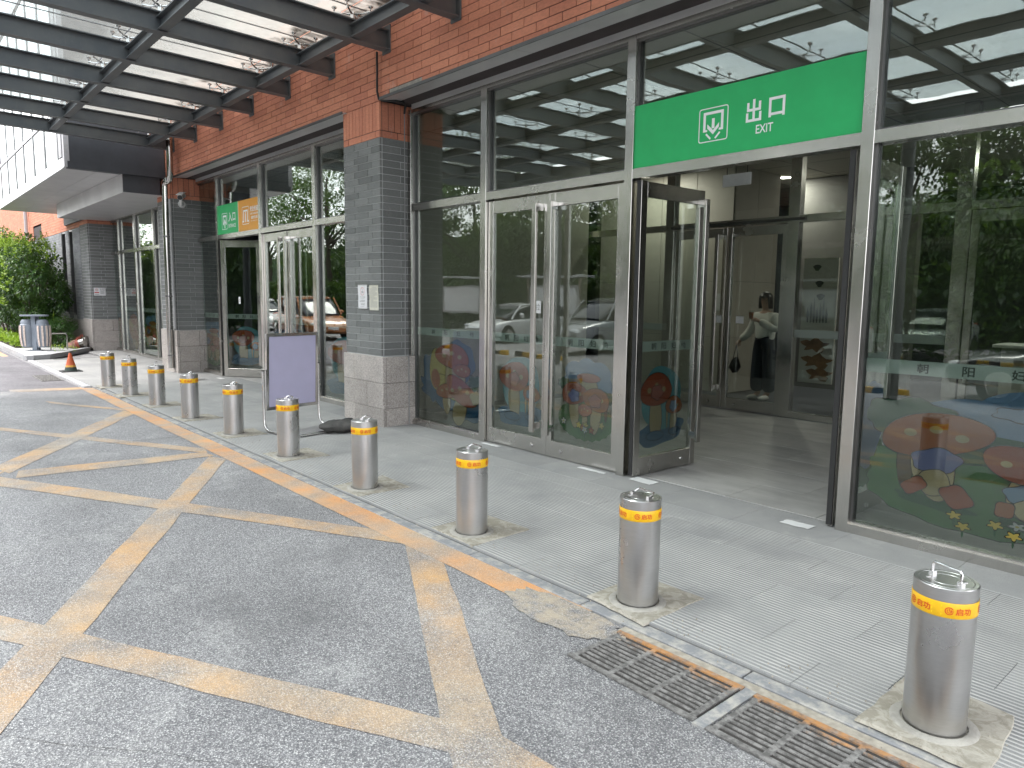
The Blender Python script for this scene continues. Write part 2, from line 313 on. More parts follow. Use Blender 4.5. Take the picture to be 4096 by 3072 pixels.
# ------------------------------------------------------------------ mesh helpers
class MB:
    def __init__(s): s.v = []; s.f = []; s.mi = []; s.sm = []
    def add(s, vs, fs, mi=0, smooth=False):
        b = len(s.v); s.v += [tuple(p) for p in vs]; s.f += [tuple(i + b for i in f) for f in fs]; s.mi += [mi] * len(fs); s.sm += [smooth] * len(fs); return s
    def box(s, x0, x1, y0, y1, z0, z1, mi=0):
        return s.add([(x0, y0, z0), (x1, y0, z0), (x1, y1, z0), (x0, y1, z0), (x0, y0, z1), (x1, y0, z1), (x1, y1, z1), (x0, y1, z1)],
                     [(0, 3, 2, 1), (4, 5, 6, 7), (0, 1, 5, 4), (1, 2, 6, 5), (2, 3, 7, 6), (3, 0, 4, 7)], mi)
    def bev(s, x0, x1, y0, y1, z0, z1, b=0.004, mi=0):   # box with chamfered vertical and top edges
        P = lambda d, z: [(x0 + d, y0, z), (x1 - d, y0, z), (x1, y0 + d, z), (x1, y1 - d, z), (x1 - d, y1, z), (x0 + d, y1, z), (x0, y1 - d, z), (x0, y0 + d, z)]
        lo, mid = P(b, z0), P(b, z1 - b)
        cx, cy_ = (x0 + x1) / 2, (y0 + y1) / 2
        top = [(p[0] + (b if p[0] < cx else -b), p[1] + (b if p[1] < cy_ else -b), z1) for p in mid]
        fs = [tuple(range(7, -1, -1))] + [(i, (i + 1) % 8, (i + 1) % 8 + 8, i + 8) for i in range(8)] + [(i + 8, (i + 1) % 8 + 8, (i + 1) % 8 + 16, i + 16) for i in range(8)] + [tuple(range(16, 24))]
        return s.add(lo + mid + top, fs, mi)
    def prism(s, poly, vec, mi=0, smooth=False):
        n = len(poly); top = [tuple(Vector(p) + Vector(vec)) for p in poly]
        s.add(list(poly) + top, [tuple(range(n - 1, -1, -1)), tuple(range(n, 2 * n))], mi)
        return s.add(list(poly) + top, [(i, (i + 1) % n, (i + 1) % n + n, i + n) for i in range(n)], mi, smooth)
    def lathe(s, prof, c=(0, 0, 0), n=24, mi=0, smooth=True, cap=False):
        vs = []; fs = []
        for r, z in prof:
            for k in range(n): t = 2 * math.pi * k / n; vs.append((c[0] + r * math.cos(t), c[1] + r * math.sin(t), c[2] + z))
        for j in range(len(prof) - 1):
            for k in range(n): fs.append((j * n + k, j * n + (k + 1) % n, (j + 1) * n + (k + 1) % n, (j + 1) * n + k))
        s.add(vs, fs, mi, smooth)
        if cap: s.add(vs[-n:], [tuple(range(n))], mi); s.add(vs[:n], [tuple(range(n - 1, -1, -1))], mi)
        return s
    def tube(s, pts, r, n=8, mi=0, cap=True):
        pts = [Vector(p) for p in pts]; rr = r if isinstance(r, (list, tuple)) else [r] * len(pts)
        vs = []; fs = []; pu = None
        for i, p in enumerate(pts):
            d = (pts[min(i + 1, len(pts) - 1)] - pts[max(i - 1, 0)]).normalized()
            if pu is None: pu = d.orthogonal().normalized()
            u = (pu - d * pu.dot(d))
            u = u.normalized() if u.length > 1e-6 else d.orthogonal().normalized()
            pu = u; v = d.cross(u)
            for k in range(n):
                t = 2 * math.pi * k / n; vs.append(p + (u * math.cos(t) + v * math.sin(t)) * rr[i])
        for j in range(len(pts) - 1):
            for k in range(n): fs.append((j * n + k, j * n + (k + 1) % n, (j + 1) * n + (k + 1) % n, (j + 1) * n + k))
        s.add(vs, fs, mi, True)
        if cap: s.add(vs[:n], [tuple(range(n - 1, -1, -1))], mi); s.add(vs[-n:], [tuple(range(n))], mi)
        return s
    def ball(s, c, r, n=10, m=7, mi=0):
        if not isinstance(r, (list, tuple)): r = (r, r, r)
        vs = []; fs = []
        for j in range(m + 1):
            a = math.pi * j / m
            for k in range(n): t = 2 * math.pi * k / n; vs.append((c[0] + r[0] * math.sin(a) * math.cos(t), c[1] + r[1] * math.sin(a) * math.sin(t), c[2] + r[2] * math.cos(a)))
        for j in range(m):
            for k in range(n): fs.append((j * n + k, (j + 1) * n + k, (j + 1) * n + (k + 1) % n, j * n + (k + 1) % n))
        return s.add(vs, fs, mi, True)
    def mesh(s, name, mats, off=(0, 0, 0)):
        me = bpy.data.meshes.new(name)
        o = Vector(off)
        me.from_pydata([tuple(Vector(p) - o) for p in s.v], [], s.f)
        for m in (mats if isinstance(mats, (list, tuple)) else [mats]): me.materials.append(M[m] if isinstance(m, str) else m)
        me.polygons.foreach_set('material_index', s.mi); me.polygons.foreach_set('use_smooth', s.sm)
        if any(s.sm): me.set_sharp_from_angle(angle=R(38))
        me.update(); return me

WL = {}      # world origin of each unrotated object
def tag(o, label=None, cat=None, group=None, kind=None):
    if label: o['label'] = label
    if cat: o['category'] = cat
    if group: o['group'] = group
    if kind: o['kind'] = kind
    return o
def thing(name, label, cat, loc=(0, 0, 0), rz=0, group=None):
    o = bpy.data.objects.new(name, None); COL.objects.link(o); o.location = loc; o.rotation_euler.z = rz
    o.empty_display_size = 0.1; WL[o.name] = Vector(loc) if not rz else Vector((0, 0, 0))
    return tag(o, label, cat, group)
def put(name, mb, mats, parent=None, kind=None, label=None, local=False):
    """link a mesh given in world coordinates (local=True: in the parent's own coordinates)"""
    if parent is not None:
        base = Vector((0, 0, 0)) if local else WL[parent.name]
        me = mb.mesh(name, mats, base); o = bpy.data.objects.new(name, me); COL.objects.link(o); o.parent = parent
        WL[o.name] = base
    else:
        me = mb.mesh(name, mats); o = bpy.data.objects.new(name, me); COL.objects.link(o); WL[o.name] = Vector((0, 0, 0))
    if kind: o['kind'] = kind
    if label: o['label'] = label
    return o
def solo(name, mb, mats, label, cat, group=None):
    """a top-level thing that is one mesh, origin at its base"""
    xs = [p[0] for p in mb.v]; ys = [p[1] for p in mb.v]; zs = [p[2] for p in mb.v]
    b = Vector(((min(xs) + max(xs)) / 2, (min(ys) + max(ys)) / 2, min(zs)))
    o = bpy.data.objects.new(name, mb.mesh(name, mats, b)); COL.objects.link(o); o.location = b; WL[o.name] = b
    return tag(o, label, cat, group)
def inst(name, me, parent, wpos, scale=None, rot=None):
    o = bpy.data.objects.new(name, me); COL.objects.link(o); o.parent = parent; o.location = Vector(wpos) - WL[parent.name]
    if scale: o.scale = scale
    if rot: o.rotation_euler = rot
    return o
def structure(name, mb, mats): return put(name, mb, mats, kind='structure')
def copy_tree(o, parent=None):
    c = o.copy(); COL.objects.link(c)
    if parent: c.parent = parent
    for ch in list(o.children): copy_tree(ch, c)
    return c

TXT = {}
def text_geo(body, off=0.0):
    k = (body, off)
    if k not in TXT:
        c = bpy.data.curves.new('t', 'FONT'); c.body = body; c.resolution_u = 3; c.offset = off
        o = bpy.data.objects.new('t', c); COL.objects.link(o)
        me = bpy.data.meshes.new_from_object(o.evaluated_get(bpy.context.evaluated_depsgraph_get()))
        v = [tuple(p.co[:2]) for p in me.vertices]; f = [tuple(p.vertices) for p in me.polygons]
        bpy.data.objects.remove(o); bpy.data.curves.remove(c); bpy.data.meshes.remove(me)
        if v:
            x0 = min(p[0] for p in v); x1 = max(p[0] for p in v); y0 = min(p[1] for p in v); y1 = max(p[1] for p in v)
            v = [((p[0] - x0) / (x1 - x0), (p[1] - y0) / (y1 - y0)) for p in v]
        TXT[k] = (v, f)
    return TXT[k]
def text_on(mb, body, x0, x1, z0, z1, fn, off=0.0, mi=0):
    """text stretched to the rectangle x0..x1 / z0..z1; fn maps (x,z) to a 3-D point"""
    v, f = text_geo(body, off)
    mb.add([fn(x0 + p[0] * (x1 - x0), z0 + p[1] * (z1 - z0)) for p in v], f, mi); return mb
def rect(mb, x0, x1, z0, z1, fn, mi=0):
    return mb.add([fn(x0, z0), fn(x1, z0), fn(x1, z1), fn(x0, z1)], [(0, 1, 2, 3)], mi)
def poly2(mb, pts, fn, mi=0):
    return mb.add([fn(*p) for p in pts], [tuple(range(len(pts)))], mi)
def ring2(mb, cx, cz, rx, rz, t, fn, a0=0, a1=360, n=28, mi=0):
    o = []; i = []
    for k in range(n + 1):
        a = R(a0 + (a1 - a0) * k / n); o.append((cx + rx * math.cos(a), cz + rz * math.sin(a))); i.append((cx + (rx - t) * math.cos(a), cz + (rz - t) * math.sin(a)))
    mb.add([fn(*p) for p in o + i], [(k, k + 1, n + 1 + k + 1, n + 1 + k) for k in range(n)], mi); return mb
def rrect2(mb, x0, x1, z0, z1, r, t, fn, mi=0):
    def path(d):
        p = []
        for cx, cz, a in ((x1 - r, z0 + r, -90), (x1 - r, z1 - r, 0), (x0 + r, z1 - r, 90), (x0 + r, z0 + r, 180)):
            for k in range(6): b = R(a + 18 * k); p.append((cx + (r - d) * math.cos(b), cz + (r - d) * math.sin(b)))
        return p
    o, i = path(0), path(t); n = len(o)
    mb.add([fn(*p) for p in o + i], [(k, (k + 1) % n, n + (k + 1) % n, n + k) for k in range(n)], mi); return mb

# ================================================================== GROUND
FY = 5.186                                   # face of the glazing frames
big = MB(); big.add([(-400, -400, -0.03), (400, -400, -0.03), (400, 400, -0.03), (-400, 400, -0.03)], [(0, 1, 2, 3)])
structure('ground', big, 'asphalt')
rd = MB(); rd.add([(-60, -60, -0.012), (14, -60, -0.012), (14, 2.8, -0.012), (-60, 2.8, -0.012)], [(0, 1, 2, 3)])
structure('road', rd, 'asphalt')
nd = MB(); nd.add([(-60, -3, -0.0105), (-14.95, -3, -0.0105), (-14.6, 0.4, -0.0105), (-14.75, 1.5, -0.0105), (-14.6, 2.62, -0.0105), (-20.9, 2.60, -0.0105), (-60, 2.60, -0.0105)], [tuple(range(7))])
structure('dark_asphalt_patch', nd, 'asphalt_new')

# worn road paint: every line is its own sheet, edges slightly ragged
def ragged(pts, n=14, amp=0.008):
    """pts = two long edges [(a0..),(b0..)] of a quad; returns polygon strip"""
    (a0, a1), (b0, b1) = pts
    def edge(p, q):
        o = []
        for k in range(n + 1):
            t = k / n; j = random.uniform(-amp, amp)
            d = Vector((q[0] - p[0], q[1] - p[1])); nn = Vector((-d.y, d.x)).normalized()
            o.append((p[0] + d.x * t + nn.x * j, p[1] + d.y * t + nn.y * j))
        return o
    return edge(a0, a1), edge(b0, b1)
def paint(name, quad, z, mat):
    A, B = ragged(quad); n = len(A)
    mb = MB(); mb.add([(x, y, z) for x, y in A + B], [(k, k + 1, n + k + 1, n + k) for k in range(n - 1)])
    return structure(name, mb, mat)
paint('painted_edge_line', (((-14.6, 2.60), (-2.62, 2.60)), ((-14.45, 2.79), (-2.50, 2.82))), -0.0078, 'paint_edge')
for q in [(((-5.2, -0.02), (-2.03, 1.70)), ((-5.0, -0.13), (-1.55, 1.74))),            # near diagonal
          (((-7.63, 2.50), (-3.2, -0.05)), ((-7.40, 2.60), (-2.8, 0.0))),
          (((-7.95, 0.72), (-4.48, 2.61)), ((-7.6, 0.66), (-4.05, 2.62))),
          (((-4.06, 2.62), (-1.4, 1.14)), ((-3.62, 2.62), (-1.3, 1.34))),
          (((-8.10, 0.90), (-7.88, 2.52)), ((-7.78, 0.84), (-7.62, 2.56))),
          (((-8.40, 0.74), (-11.42, 2.58)), ((-8.02, 0.82), (-11.0, 2.60))),
          (((-11.2, 0.86), (-8.05, 2.60)), ((-10.8, 0.92), (-7.80, 2.54))),
          (((-13.1, 1.86), (-11.6, 2.60)), ((-12.75, 1.90), (-11.38, 2.58))),
          (((-14.98, 1.6), (-14.68, 2.64)), ((-14.62, 1.6), (-14.30, 2.62))),
          (((-7.9, 0.62), (-9.2, -0.1)), ((-7.7, 0.86), (-8.9, -0.2))),
          (((-8.3, 0.9), (-7.0, 0.1)), ((-8.0, 0.6), (-6.7, 0.05)))]:
    paint('painted_hatch_line', q, -0.0088 + random.uniform(-0.0006, 0.0006), 'paint')
for q in [(((-29.5, 2.42), (-26.2, 2.42)), ((-29.5, 2.58), (-26.2, 2.58))), (((-25.2, 2.35), (-22.8, 2.35)), ((-25.2, 2.5), (-22.8, 2.5)))]:
    paint('painted_parking_line', q, -0.0085, 'paint_edge')
sp_ = MB(); rs0 = random.Random(5); P_ = []
for k in range(36):
    a_ = 2 * math.pi * k / 36; P_.append((-2.60 + .40 * math.cos(a_) * (1 + rs0.uniform(-.12, .12)), min(2.795, 2.66 + .17 * math.sin(a_) * (1 + rs0.uniform(-.15, .15))), -0.0066))
sp_.add([(-2.60, 2.66, -0.0066)] + P_, [(0, 1 + k, 1 + (k + 1) % 36) for k in range(36)])
structure('sand_patch', sp_, 'sand')
# road crack
ck = MB()
def crack(p, q, wdt=0.004, n=40):
    A = []; B = []
    d = Vector((q[0] - p[0], q[1] - p[1])); nn = Vector((-d.y, d.x)).normalized()
    for k in range(n + 1):
        t = k / n; j = (mnoise.noise(Vector((t * 9, p[0], 0))) * 0.03); ww = wdt * random.uniform(0.3, 1)
        c = (p[0] + d.x * t + nn.x * j, p[1] + d.y * t + nn.y * j)
        A.append((c[0] + nn.x * ww, c[1] + nn.y * ww, -0.0068)); B.append((c[0] - nn.x * ww, c[1] - nn.y * ww, -0.0068))
    ck.add(A + B, [(k, k + 1, n + 2 + k, n + 1 + k) for k in range(n)])
crack((-9.3, -0.3), (-8.9, 2.6)); crack((-3.6, -0.1), (-2.2, 1.1), 0.0015)
structure('road_crack', ck, 'pit')

# pavement: bed + individually laid slabs
ZP = 0.014
pv = MB(); pv.box(-21.2, 3.0, 2.896, 5.20, -0.2, 0.002)
pave = structure('pavement', pv, 'bed')
bx = [-0.898, -2.402, -3.922, -5.45, -7.048, -8.575, -10.02, -11.503, -12.91, -14.335]
by = [3.05, 3.061, 3.084, 3.101, 3.116, 3.112, 3.066, 3.056, 3.026, 3.015]
slab = MB(); slab.bev(-0.3, 0.3, -0.177, 0.177, -0.03, 0, 0.0015)
SL = {'slab_rib': slab.mesh('slab_ribbed', 'slab_rib'), 'slab': slab.mesh('slab_plain', 'slab')}
rows = [(2.895, 3.18), (3.18, 3.54), (3.54, 3.90), (3.90, 4.26), (4.26, 4.52), (4.52, 4.775)]
slabs = []
for ri, (y0, y1) in enumerate(rows):
    x = -14.6 + (0.3 if ri % 2 else 0) - 0.02
    while x < 1.0:
        slabs.append((x, x + 0.6, y0, y1, 'slab_rib')); x += 0.6
rows2 = [(2.80, 3.18), (3.18, 3.78), (3.78, 4.38), (4.38, 4.775)]
for ri, (y0, y1) in enumerate(rows2):
    x = -14.62 - (0.0 if ri % 2 else -0.3)
    while x > -23.4:
        if not (x < -20.6 and y0 < 3.9 - (x + 20.6) * -0.0): slabs.append((x - 0.6, x, y0, y1, 'slab'))
        x -= 0.6
x = -2.16 - 0.74 * 30
while x < 1.5:
    slabs.append((x, x + 0.74, 4.775, FY + 0.15, 'slab')); x += 0.74
for x0, x1, y0, y1, k in slabs:
    dz = random.uniform(-0.0006, 0.0006)
    inst('paving_slab', SL[k], pave, ((x0 + x1) / 2, (y0 + y1) / 2, ZP + dz), ((x1 - x0 - 0.0022) / 0.6, (y1 - y0 - 0.0022) / 0.354, 1), (random.uniform(-.0015, .0015), random.uniform(-.0015, .0015), 0))
# blue-grey kerb stones along the road
x = -14.6
kb = MB(); kb.bev(-0.5, 0.5, -0.042, 0.042, -0.12, 0, 0.004); kme = kb.mesh('kerb_stone', 'kerbstone')
kb = MB(); kb.bev(-0.5, 0.5, -0.046, 0.046, -0.12, 0, 0.008); kme2 = kb.mesh('kerb_stone_pale', 'kerb_pale')
while x < 1.2:
    inst('kerb_stone', kme, pave, (x + 0.5, 2.852, ZP - 0.015), (0.992, 1, 1)); x += 1.0
x = -14.6
while x > -20.9:
    inst('kerb_stone', kme2, pave, (x - 0.5, 2.735, ZP), (0.992, 1.3, 1)); x -= 1.0
# concrete patches round each bollard socket
def patch(cx, cy_, hx, hy, j=0.03):
    pts = []
    for sx, sy in ((-1, -1), (1, -1), (1, 1), (-1, 1)):
        pts.append((cx + sx * hx + random.uniform(-j, j), cy_ + sy * hy + random.uniform(-j, j)))
    P = []
    for i in range(4):
        p, q = pts[i], pts[(i + 1) % 4]
        for k in range(7):
            t = k / 7; P.append((p[0] + (q[0] - p[0]) * t + random.uniform(-.006, .006), p[1] + (q[1] - p[1]) * t + random.uniform(-.006, .006)))
    return P
for i, (x, y) in enumerate(zip(bx, by)):
    P = patch(x + 0.0, y + 0.07, 0.23, 0.25)
    mb = MB(); mb.add([(*p, ZP + 0.006) for p in P] + [(*(Vector(p) * 1.0 + (Vector(p) - Vector((x, y + .05))) * 0.03), ZP - 0.006) for p in P],
                      [tuple(range(28))] + [(k, k + 28, (k + 1) % 28 + 28, (k + 1) % 28) for k in range(28)])
    put('concrete_patch', mb, 'concrete', pave)
    mb = MB(); mb.lathe([(0.118, 0.0), (0.12, 0.006), (0.148, 0.007), (0.158, 0.0)], (x, y, ZP + 0.006), 28)
    put('mortar_ring', mb, 'concrete_pale', pave)
# threshold paper scraps in front of the doors
for (x0, x1, y0, y1) in [(-4.80, -4.46, 5.10, 5.155), (-6.33, -6.05, 5.10, 5.16), (-4.19, -3.93, 5.13, 5.27), (-2.62, -2.40, 5.02, 5.13), (-14.6, -14.35, 4.98, 5.07)]:
    mb = MB(); P = patch((x0 + x1) / 2, (y0 + y1) / 2, (x1 - x0) / 2, (y1 - y0) / 2, 0.008); mb.add([(*p, ZP + 0.005) for p in P], [tuple(range(28))])
    put('peeling_tape_strip', mb, 'white', pave)
# sandy dust and grit along the road edge
gr = MB()
for _ in range(700):
    x = random.choice(bx) + random.gauss(0, 0.35) if random.random() < 0.5 else random.uniform(-9, -0.4); y = 2.95 + random.gauss(0, 0.10)
    s_ = random.uniform(0.0015, 0.005); gr.ball((x, y, ZP + s_ * 0.5 + 0.004), s_, 4, 3)
o = structure('grit', gr, 'gravel_dust'); o['kind'] = 'stuff'

# drain grates sunk beside the kerb
def grate(x0, ncol, nrow, cw, y0, y1, label, x1=None):
    W_ = ncol * cw + 0.05; x1 = x0 + W_
    t = thing('drain_grate', label, 'drain grate', ((x0 + x1) / 2, (y0 + y1) / 2, -0.012))
    z0, z1 = -0.03, 0.0
    pit = MB(); pit.box(x0 + .005, x1 - .005, y0 + .005, y1 - .005, -0.0085, -0.0075); put('drain_pit', pit, 'pit', t)
    fr = MB()
    fr.box(x0, x1, y0, y0 + .03, -.008, z1); fr.box(x0, x1, y1 - .03, y1, -.008, z1)
    for c in range(ncol + 1):
        xc = x0 + .025 + c * cw; fr.box(xc - .013, xc + .013, y0 + .03, y1 - .03, -.008, z1 - .0006)
    put('grate_frame', fr, 'iron', t)
    p = (y1 - y0 - .06) / nrow
    for c in range(ncol):
        xa = x0 + .025 + c * cw + .013; xb = xa + cw - .026
        for r_ in range(1, nrow):
            b = MB(); yc = y0 + .03 + r_ * p
            b.bev(xa - .002, xb + .002, yc - .0078, yc + .0078, -.008, z1 - .001, .002); put('grate_bar', b, 'iron', t)
        # rounded slot ends
    return t
grate(-2.252, 3, 10, 0.219, 2.352, 2.742, 'rusty cast iron road grate by the kerb, the one farther from the nearest bollard')
grate(-1.485, 3, 10, 0.219, 2.345, 2.735, 'rusty cast iron road grate by the kerb, the one nearer the nearest bollard')
grate(-0.72, 3, 10, 0.219, 2.345, 2.735, 'rusty cast iron road grate at the bottom right edge of the photo')
grate(-17.25, 5, 8, 0.235, 2.245, 2.60, 'small distant road grate in dark asphalt near the traffic cone')
gz = MB(); gz.box(-2.27, 0.2, 2.742, 2.80, -0.05, -0.006); structure('gutter', gz, 'gravel_dust')
gz = MB(); gz.box(-1.542, -1.488, 2.34, 2.742, -0.05, -0.002); structure('grate_divider', gz, 'kerbstone')

# ================================================================== BRICKWORK
def bmesh_brick(l, d, h, mat, b=0.003):
    mb = MB(); mb.bev(-l / 2, l / 2, -d / 2, d / 2, -h / 2, h / 2, b); return mb.mesh('brick', mat)
UB = {k: bmesh_brick(0.34, 0.03, 0.08, k) for k in ('brick_red', 'brick_grey', 'brick_pale')}
def lay(parent, bricks, limit=300, mat_stuff=None, jit=0.0015):
    """bricks = list of (centre, (sx,sy,sz) real size, kind, axis) ; axis 'x' faces -y, 'y' faces +x"""
    bricks.sort(key=lambda b: (Vector(b[0]) - CAM).length / (b[1][0] * 3))
    for c, sz, kind, ax in bricks[:limit]:
        c = Vector(c); jj = random.uniform(-jit, jit)
        if ax == 'x': c.y += jj; rot = (0, 0, 0)
        else: c.x += jj; rot = (0, 0, R(90))
        inst('brick', UB[kind], parent, c, (sz[0] / 0.34, sz[1] / 0.03, sz[2] / 0.08), rot)
    rest = {}
    for b in bricks[limit:]: rest.setdefault(b[2], []).append(b)
    for kind, bs in rest.items():
        mb = MB()
        for c, sz, _, ax in bs:
            j = random.uniform(-jit, jit)
            if ax == 'x': mb.box(c[0] - sz[0] / 2, c[0] + sz[0] / 2, c[1] - sz[1] / 2 + j, c[1] + sz[1] / 2, c[2] - sz[2] / 2, c[2] + sz[2] / 2)
            else: mb.box(c[0] - sz[1] / 2, c[0] + sz[1] / 2 + j, c[1] - sz[0] / 2, c[1] + sz[0] / 2, c[2] - sz[2] / 2, c[2] + sz[2] / 2)
        put('bricks', mb, kind, parent, kind='stuff')
CH = 0.0872; GAP = 0.0075
def course_x(x0, x1, y, z, kind, phase, L_=0.34, h=CH, out=None, d=0.03):
    """stretcher course on a face looking to -y (face at y)"""
    edges = [x0]; x = math.floor((x0 - phase) / L_) * L_ + phase
    while x < x1 - 0.03:
        if x > x0 + 0.03: edges.append(x)
        x += L_
    edges.append(x1)
    for a_, b_ in zip(edges[:-1], edges[1:]): out.append((((a_ + b_) / 2, y + d / 2, z + h / 2), (b_ - a_ - GAP, d, h - GAP), kind, 'x'))
def course_y(y0, y1, x, z, kind, phase, L_=0.34, h=CH, out=None, d=0.03):
    edges = [y0]; y = math.floor((y0 - phase) / L_) * L_ + phase
    while y < y1 - 0.03:
        if y > y0 + 0.03: edges.append(y)
        y += L_
    edges.append(y1)
    for a_, b_ in zip(edges[:-1], edges[1:]): out.append(((x - d / 2, (a_ + b_) / 2, z + h / 2), (b_ - a_ - GAP, d, h - GAP), kind, 'y'))
def pillar(x0, x1, yf, label, pa, z_stone=0.917, top=4.05):
    """brick pillar on a granite base; x0..x1 brick faces, yf front brick face"""
    t = thing('brick_pillar', label, 'pillar', ((x0 + x1) / 2, yf + 0.25, 0))
    yb = FY + 0.10
    core = MB(); core.box(x0 + .006, x1 - .006, yf + .006, yb, 0.0, 3.62); put('mortar_core', core, 'mortar_grey', t)
    core = MB(); core.box(x0 + .007, x1 - .007, yf + .007, yb, 3.62, top); put('mortar_core', core, 'mortar_red', t)
    bs = []
    for k in range(31):
        z = z_stone + k * CH; ph = pa if k % 2 == 0 else pa + 0.10
        course_x(x0, x1, yf, z, 'brick_grey', ph, out=bs)
        course_y(yf + 0.03 + .004, yb - .02, x1, z, 'brick_grey', (yf + 0.30) if k % 2 else (yf + 0.40), out=bs)
    course_x(x0, x1, yf, 3.62, 'brick_red', x1 - 0.1, out=bs, h=.085); course_y(yf + .034, yb - .02, x1, 3.62, 'brick_red', yf + .26, out=bs, h=.085)
    n = max(1, round((x1 - x0) / 0.0875)); st = (x1 - x0) / n
    for k in range(n): bs.append(((x0 + (k + .5) * st, yf + .015, 3.705 + .1725), (st - GAP, .03, .345 - GAP), 'brick_red', 'x'))
    m = 5; st = (yb - .02 - yf - .034) / m
    for k in range(m): bs.append(((x1 - .015, yf + .034 + (k + .5) * st, 3.705 + .1725), (st - GAP, .03, .345 - GAP), 'brick_red', 'y'))
    lay(t, bs)
    # granite base blocks
    sx0, sx1, sy = x0 + 0.0 - 0.02, x1 + 0.085, yf - 0.035
    zs = [0.0, 0.248, 0.576, 0.912]
    cuts = [0.30, 0.62, 0.28]
    core = MB(); core.box(sx0 + .03, sx1 - .03, sy + .03, yb, 0.0, .905); put('stone_core', core, 'mortar_red', t)
    for r_ in range(3):
        za, zb = zs[r_], zs[r_ + 1]; xc = sx0 + cuts[r_]; yc = FY - (0.06 if r_ != 1 else -0.03)
        for a_, b_ in ((sx0, xc), (xc, sx1)):
            mb = MB(); mb.bev(a_ + .003, b_ - .003 if b_ < sx1 else b_, sy, sy + .05, za + .003, zb - .003, .004); put('granite_block', mb, 'granite', t)
        for a_, b_ in ((sy + .053, yc), (yc, yb)):
            if b_ - a_ > .04:
                mb = MB(); mb.bev(sx1 - .05, sx1, a_ + .003, b_ - .003, za + .003, zb - .003, .004); put('granite_block', mb, 'granite', t)
    return t
pillar(-8.875, -7.955, 4.785, 'grey brick pillar with two taped notices, between the entrance and exit', -8.593)
pillar(-17.02, -16.02, 4.70, 'grey brick pillar with steel drainpipe and security camera', -16.68)
pillar(-24.6, -23.55, 4.62, 'far grey brick pillar beside the bushes with a no smoking plaque', -24.2)

# long red wall over the windows
wl = thing('brick_wall', 'red brick wall band running above the shopfront windows', 'brick wall', (-8, 5.0, 4.05))
core = MB(); core.box(-17.0, 1.2, 4.792, 5.25, 4.06, 8.0); put('mortar_core', core, 'mortar_red', wl)
bs = []
for k in range(18):
    z = 4.05 + k * CH
    row = []; course_x(-17.0, 1.2, 4.785, z, 'brick_red', -5.333 + (0.171 if k % 2 else 0), L_=.342, out=row)
    if k == 0: row = [b for b in row if not (-7.75 < b[0][0] < -7.03)]
    bs += row
lay(wl, bs)
sp = MB(); sp.box(-7.73, -7.03, 4.79, 4.80, 4.052, 4.135); put('exposed_mortar', sp, 'concrete_pale', wl)
# left wing wall with slit windows
ww = thing('wing_wall', 'far left wing wall of pale grey brick under red brick with slit windows', 'brick wall', (-32, 4.8, 0))
wins = [(-27.35, -26.72), (-26.16, -25.62)]
core = MB()
for a_, b_ in ((-24.6, -25.62), (-26.16, -26.72), (-27.35, -60)):
    core.box(b_, a_, 4.63, 4.95, 0, 3.58)
for a_, b_ in wins: core.box(a_, b_, 4.63, 4.95, 0, 0.99)
put('mortar_core', core, 'mortar_grey', ww)
core = MB(); core.box(-60, -30.88, 4.63, 4.95, 3.58, 9); core.box(-32.66, -24.62, 4.64, 4.94, 4.1, 9); core.box(-30.88, -24.62, 4.632, 4.948, 3.58, 4.1)
put('red_upper_wall', core, 'mortar_red', ww)
bs = []
for k in range(int((3.58 - .86) / CH)):
    z = .865 + k * CH
    for a_, b_ in ((-25.62, -24.6), (-26.72, -26.16), (-40, -27.35)): course_x(a_, b_, 4.615, z, 'brick_pale', -25 + (.17 if k % 2 else 0), out=bs)
for k in range(48):
    z = 3.585 + k * CH
    if z < 4.08: course_x(-30.88, -24.6, 4.615, z, 'brick_red', -25 + (.17 if k % 2 else 0), out=bs); course_x(-45, -32.66, 4.615, z, 'brick_red', -25 + (.17 if k % 2 else 0), out=bs)
    else: course_x(-45, -24.6, 4.615, z, 'brick_red', -25 + (.17 if k % 2 else 0), out=bs)
lay(ww, bs)
for k, x in enumerate([-24.6, -25.4, -26.2, -27.0, -27.8, -28.6, -29.4]):
    for za, zb in ((0, .28), (.28, .57), (.57, .86)):
        mb = MB(); mb.bev(x - .797, x - .003, 4.595, 4.65, za + .003, zb - .003, .004); put('granite_block', mb, 'granite', ww)
for a_, b_, z0, z1 in [(*wins[0], .99, 3.58), (*wins[1], .99, 3.58), (-32.66, -30.88, 1.0, 4.1)]:
    mb = MB(); mb.box(a_, b_, 4.80, 4.82, z0, z1); f = put('window_pane', mb, 'glass_mirror' if False else 'dark', ww)
    mb = MB(); mb.box(a_, a_ + .05, 4.63, 4.80, z0, z1); mb.box(b_ - .05, b_, 4.63, 4.80, z0, z1); mb.box(a_ + .05, b_ - .05, 4.63, 4.80, z1 - .05, z1); mb.box(a_ + .05, b_ - .05, 4.60, 4.80, z0, z0 + .05)
    put('window_frame', mb, 'steel_dark', ww)
mb = MB(); mb.tube([(-33.6, 4.52, 0.2), (-33.6, 4.52, 6.5)], .06, 8); solo('downpipe', mb, 'kerb_pale', 'pale grey downpipe on the far red wing wall above the bush', 'pipe')

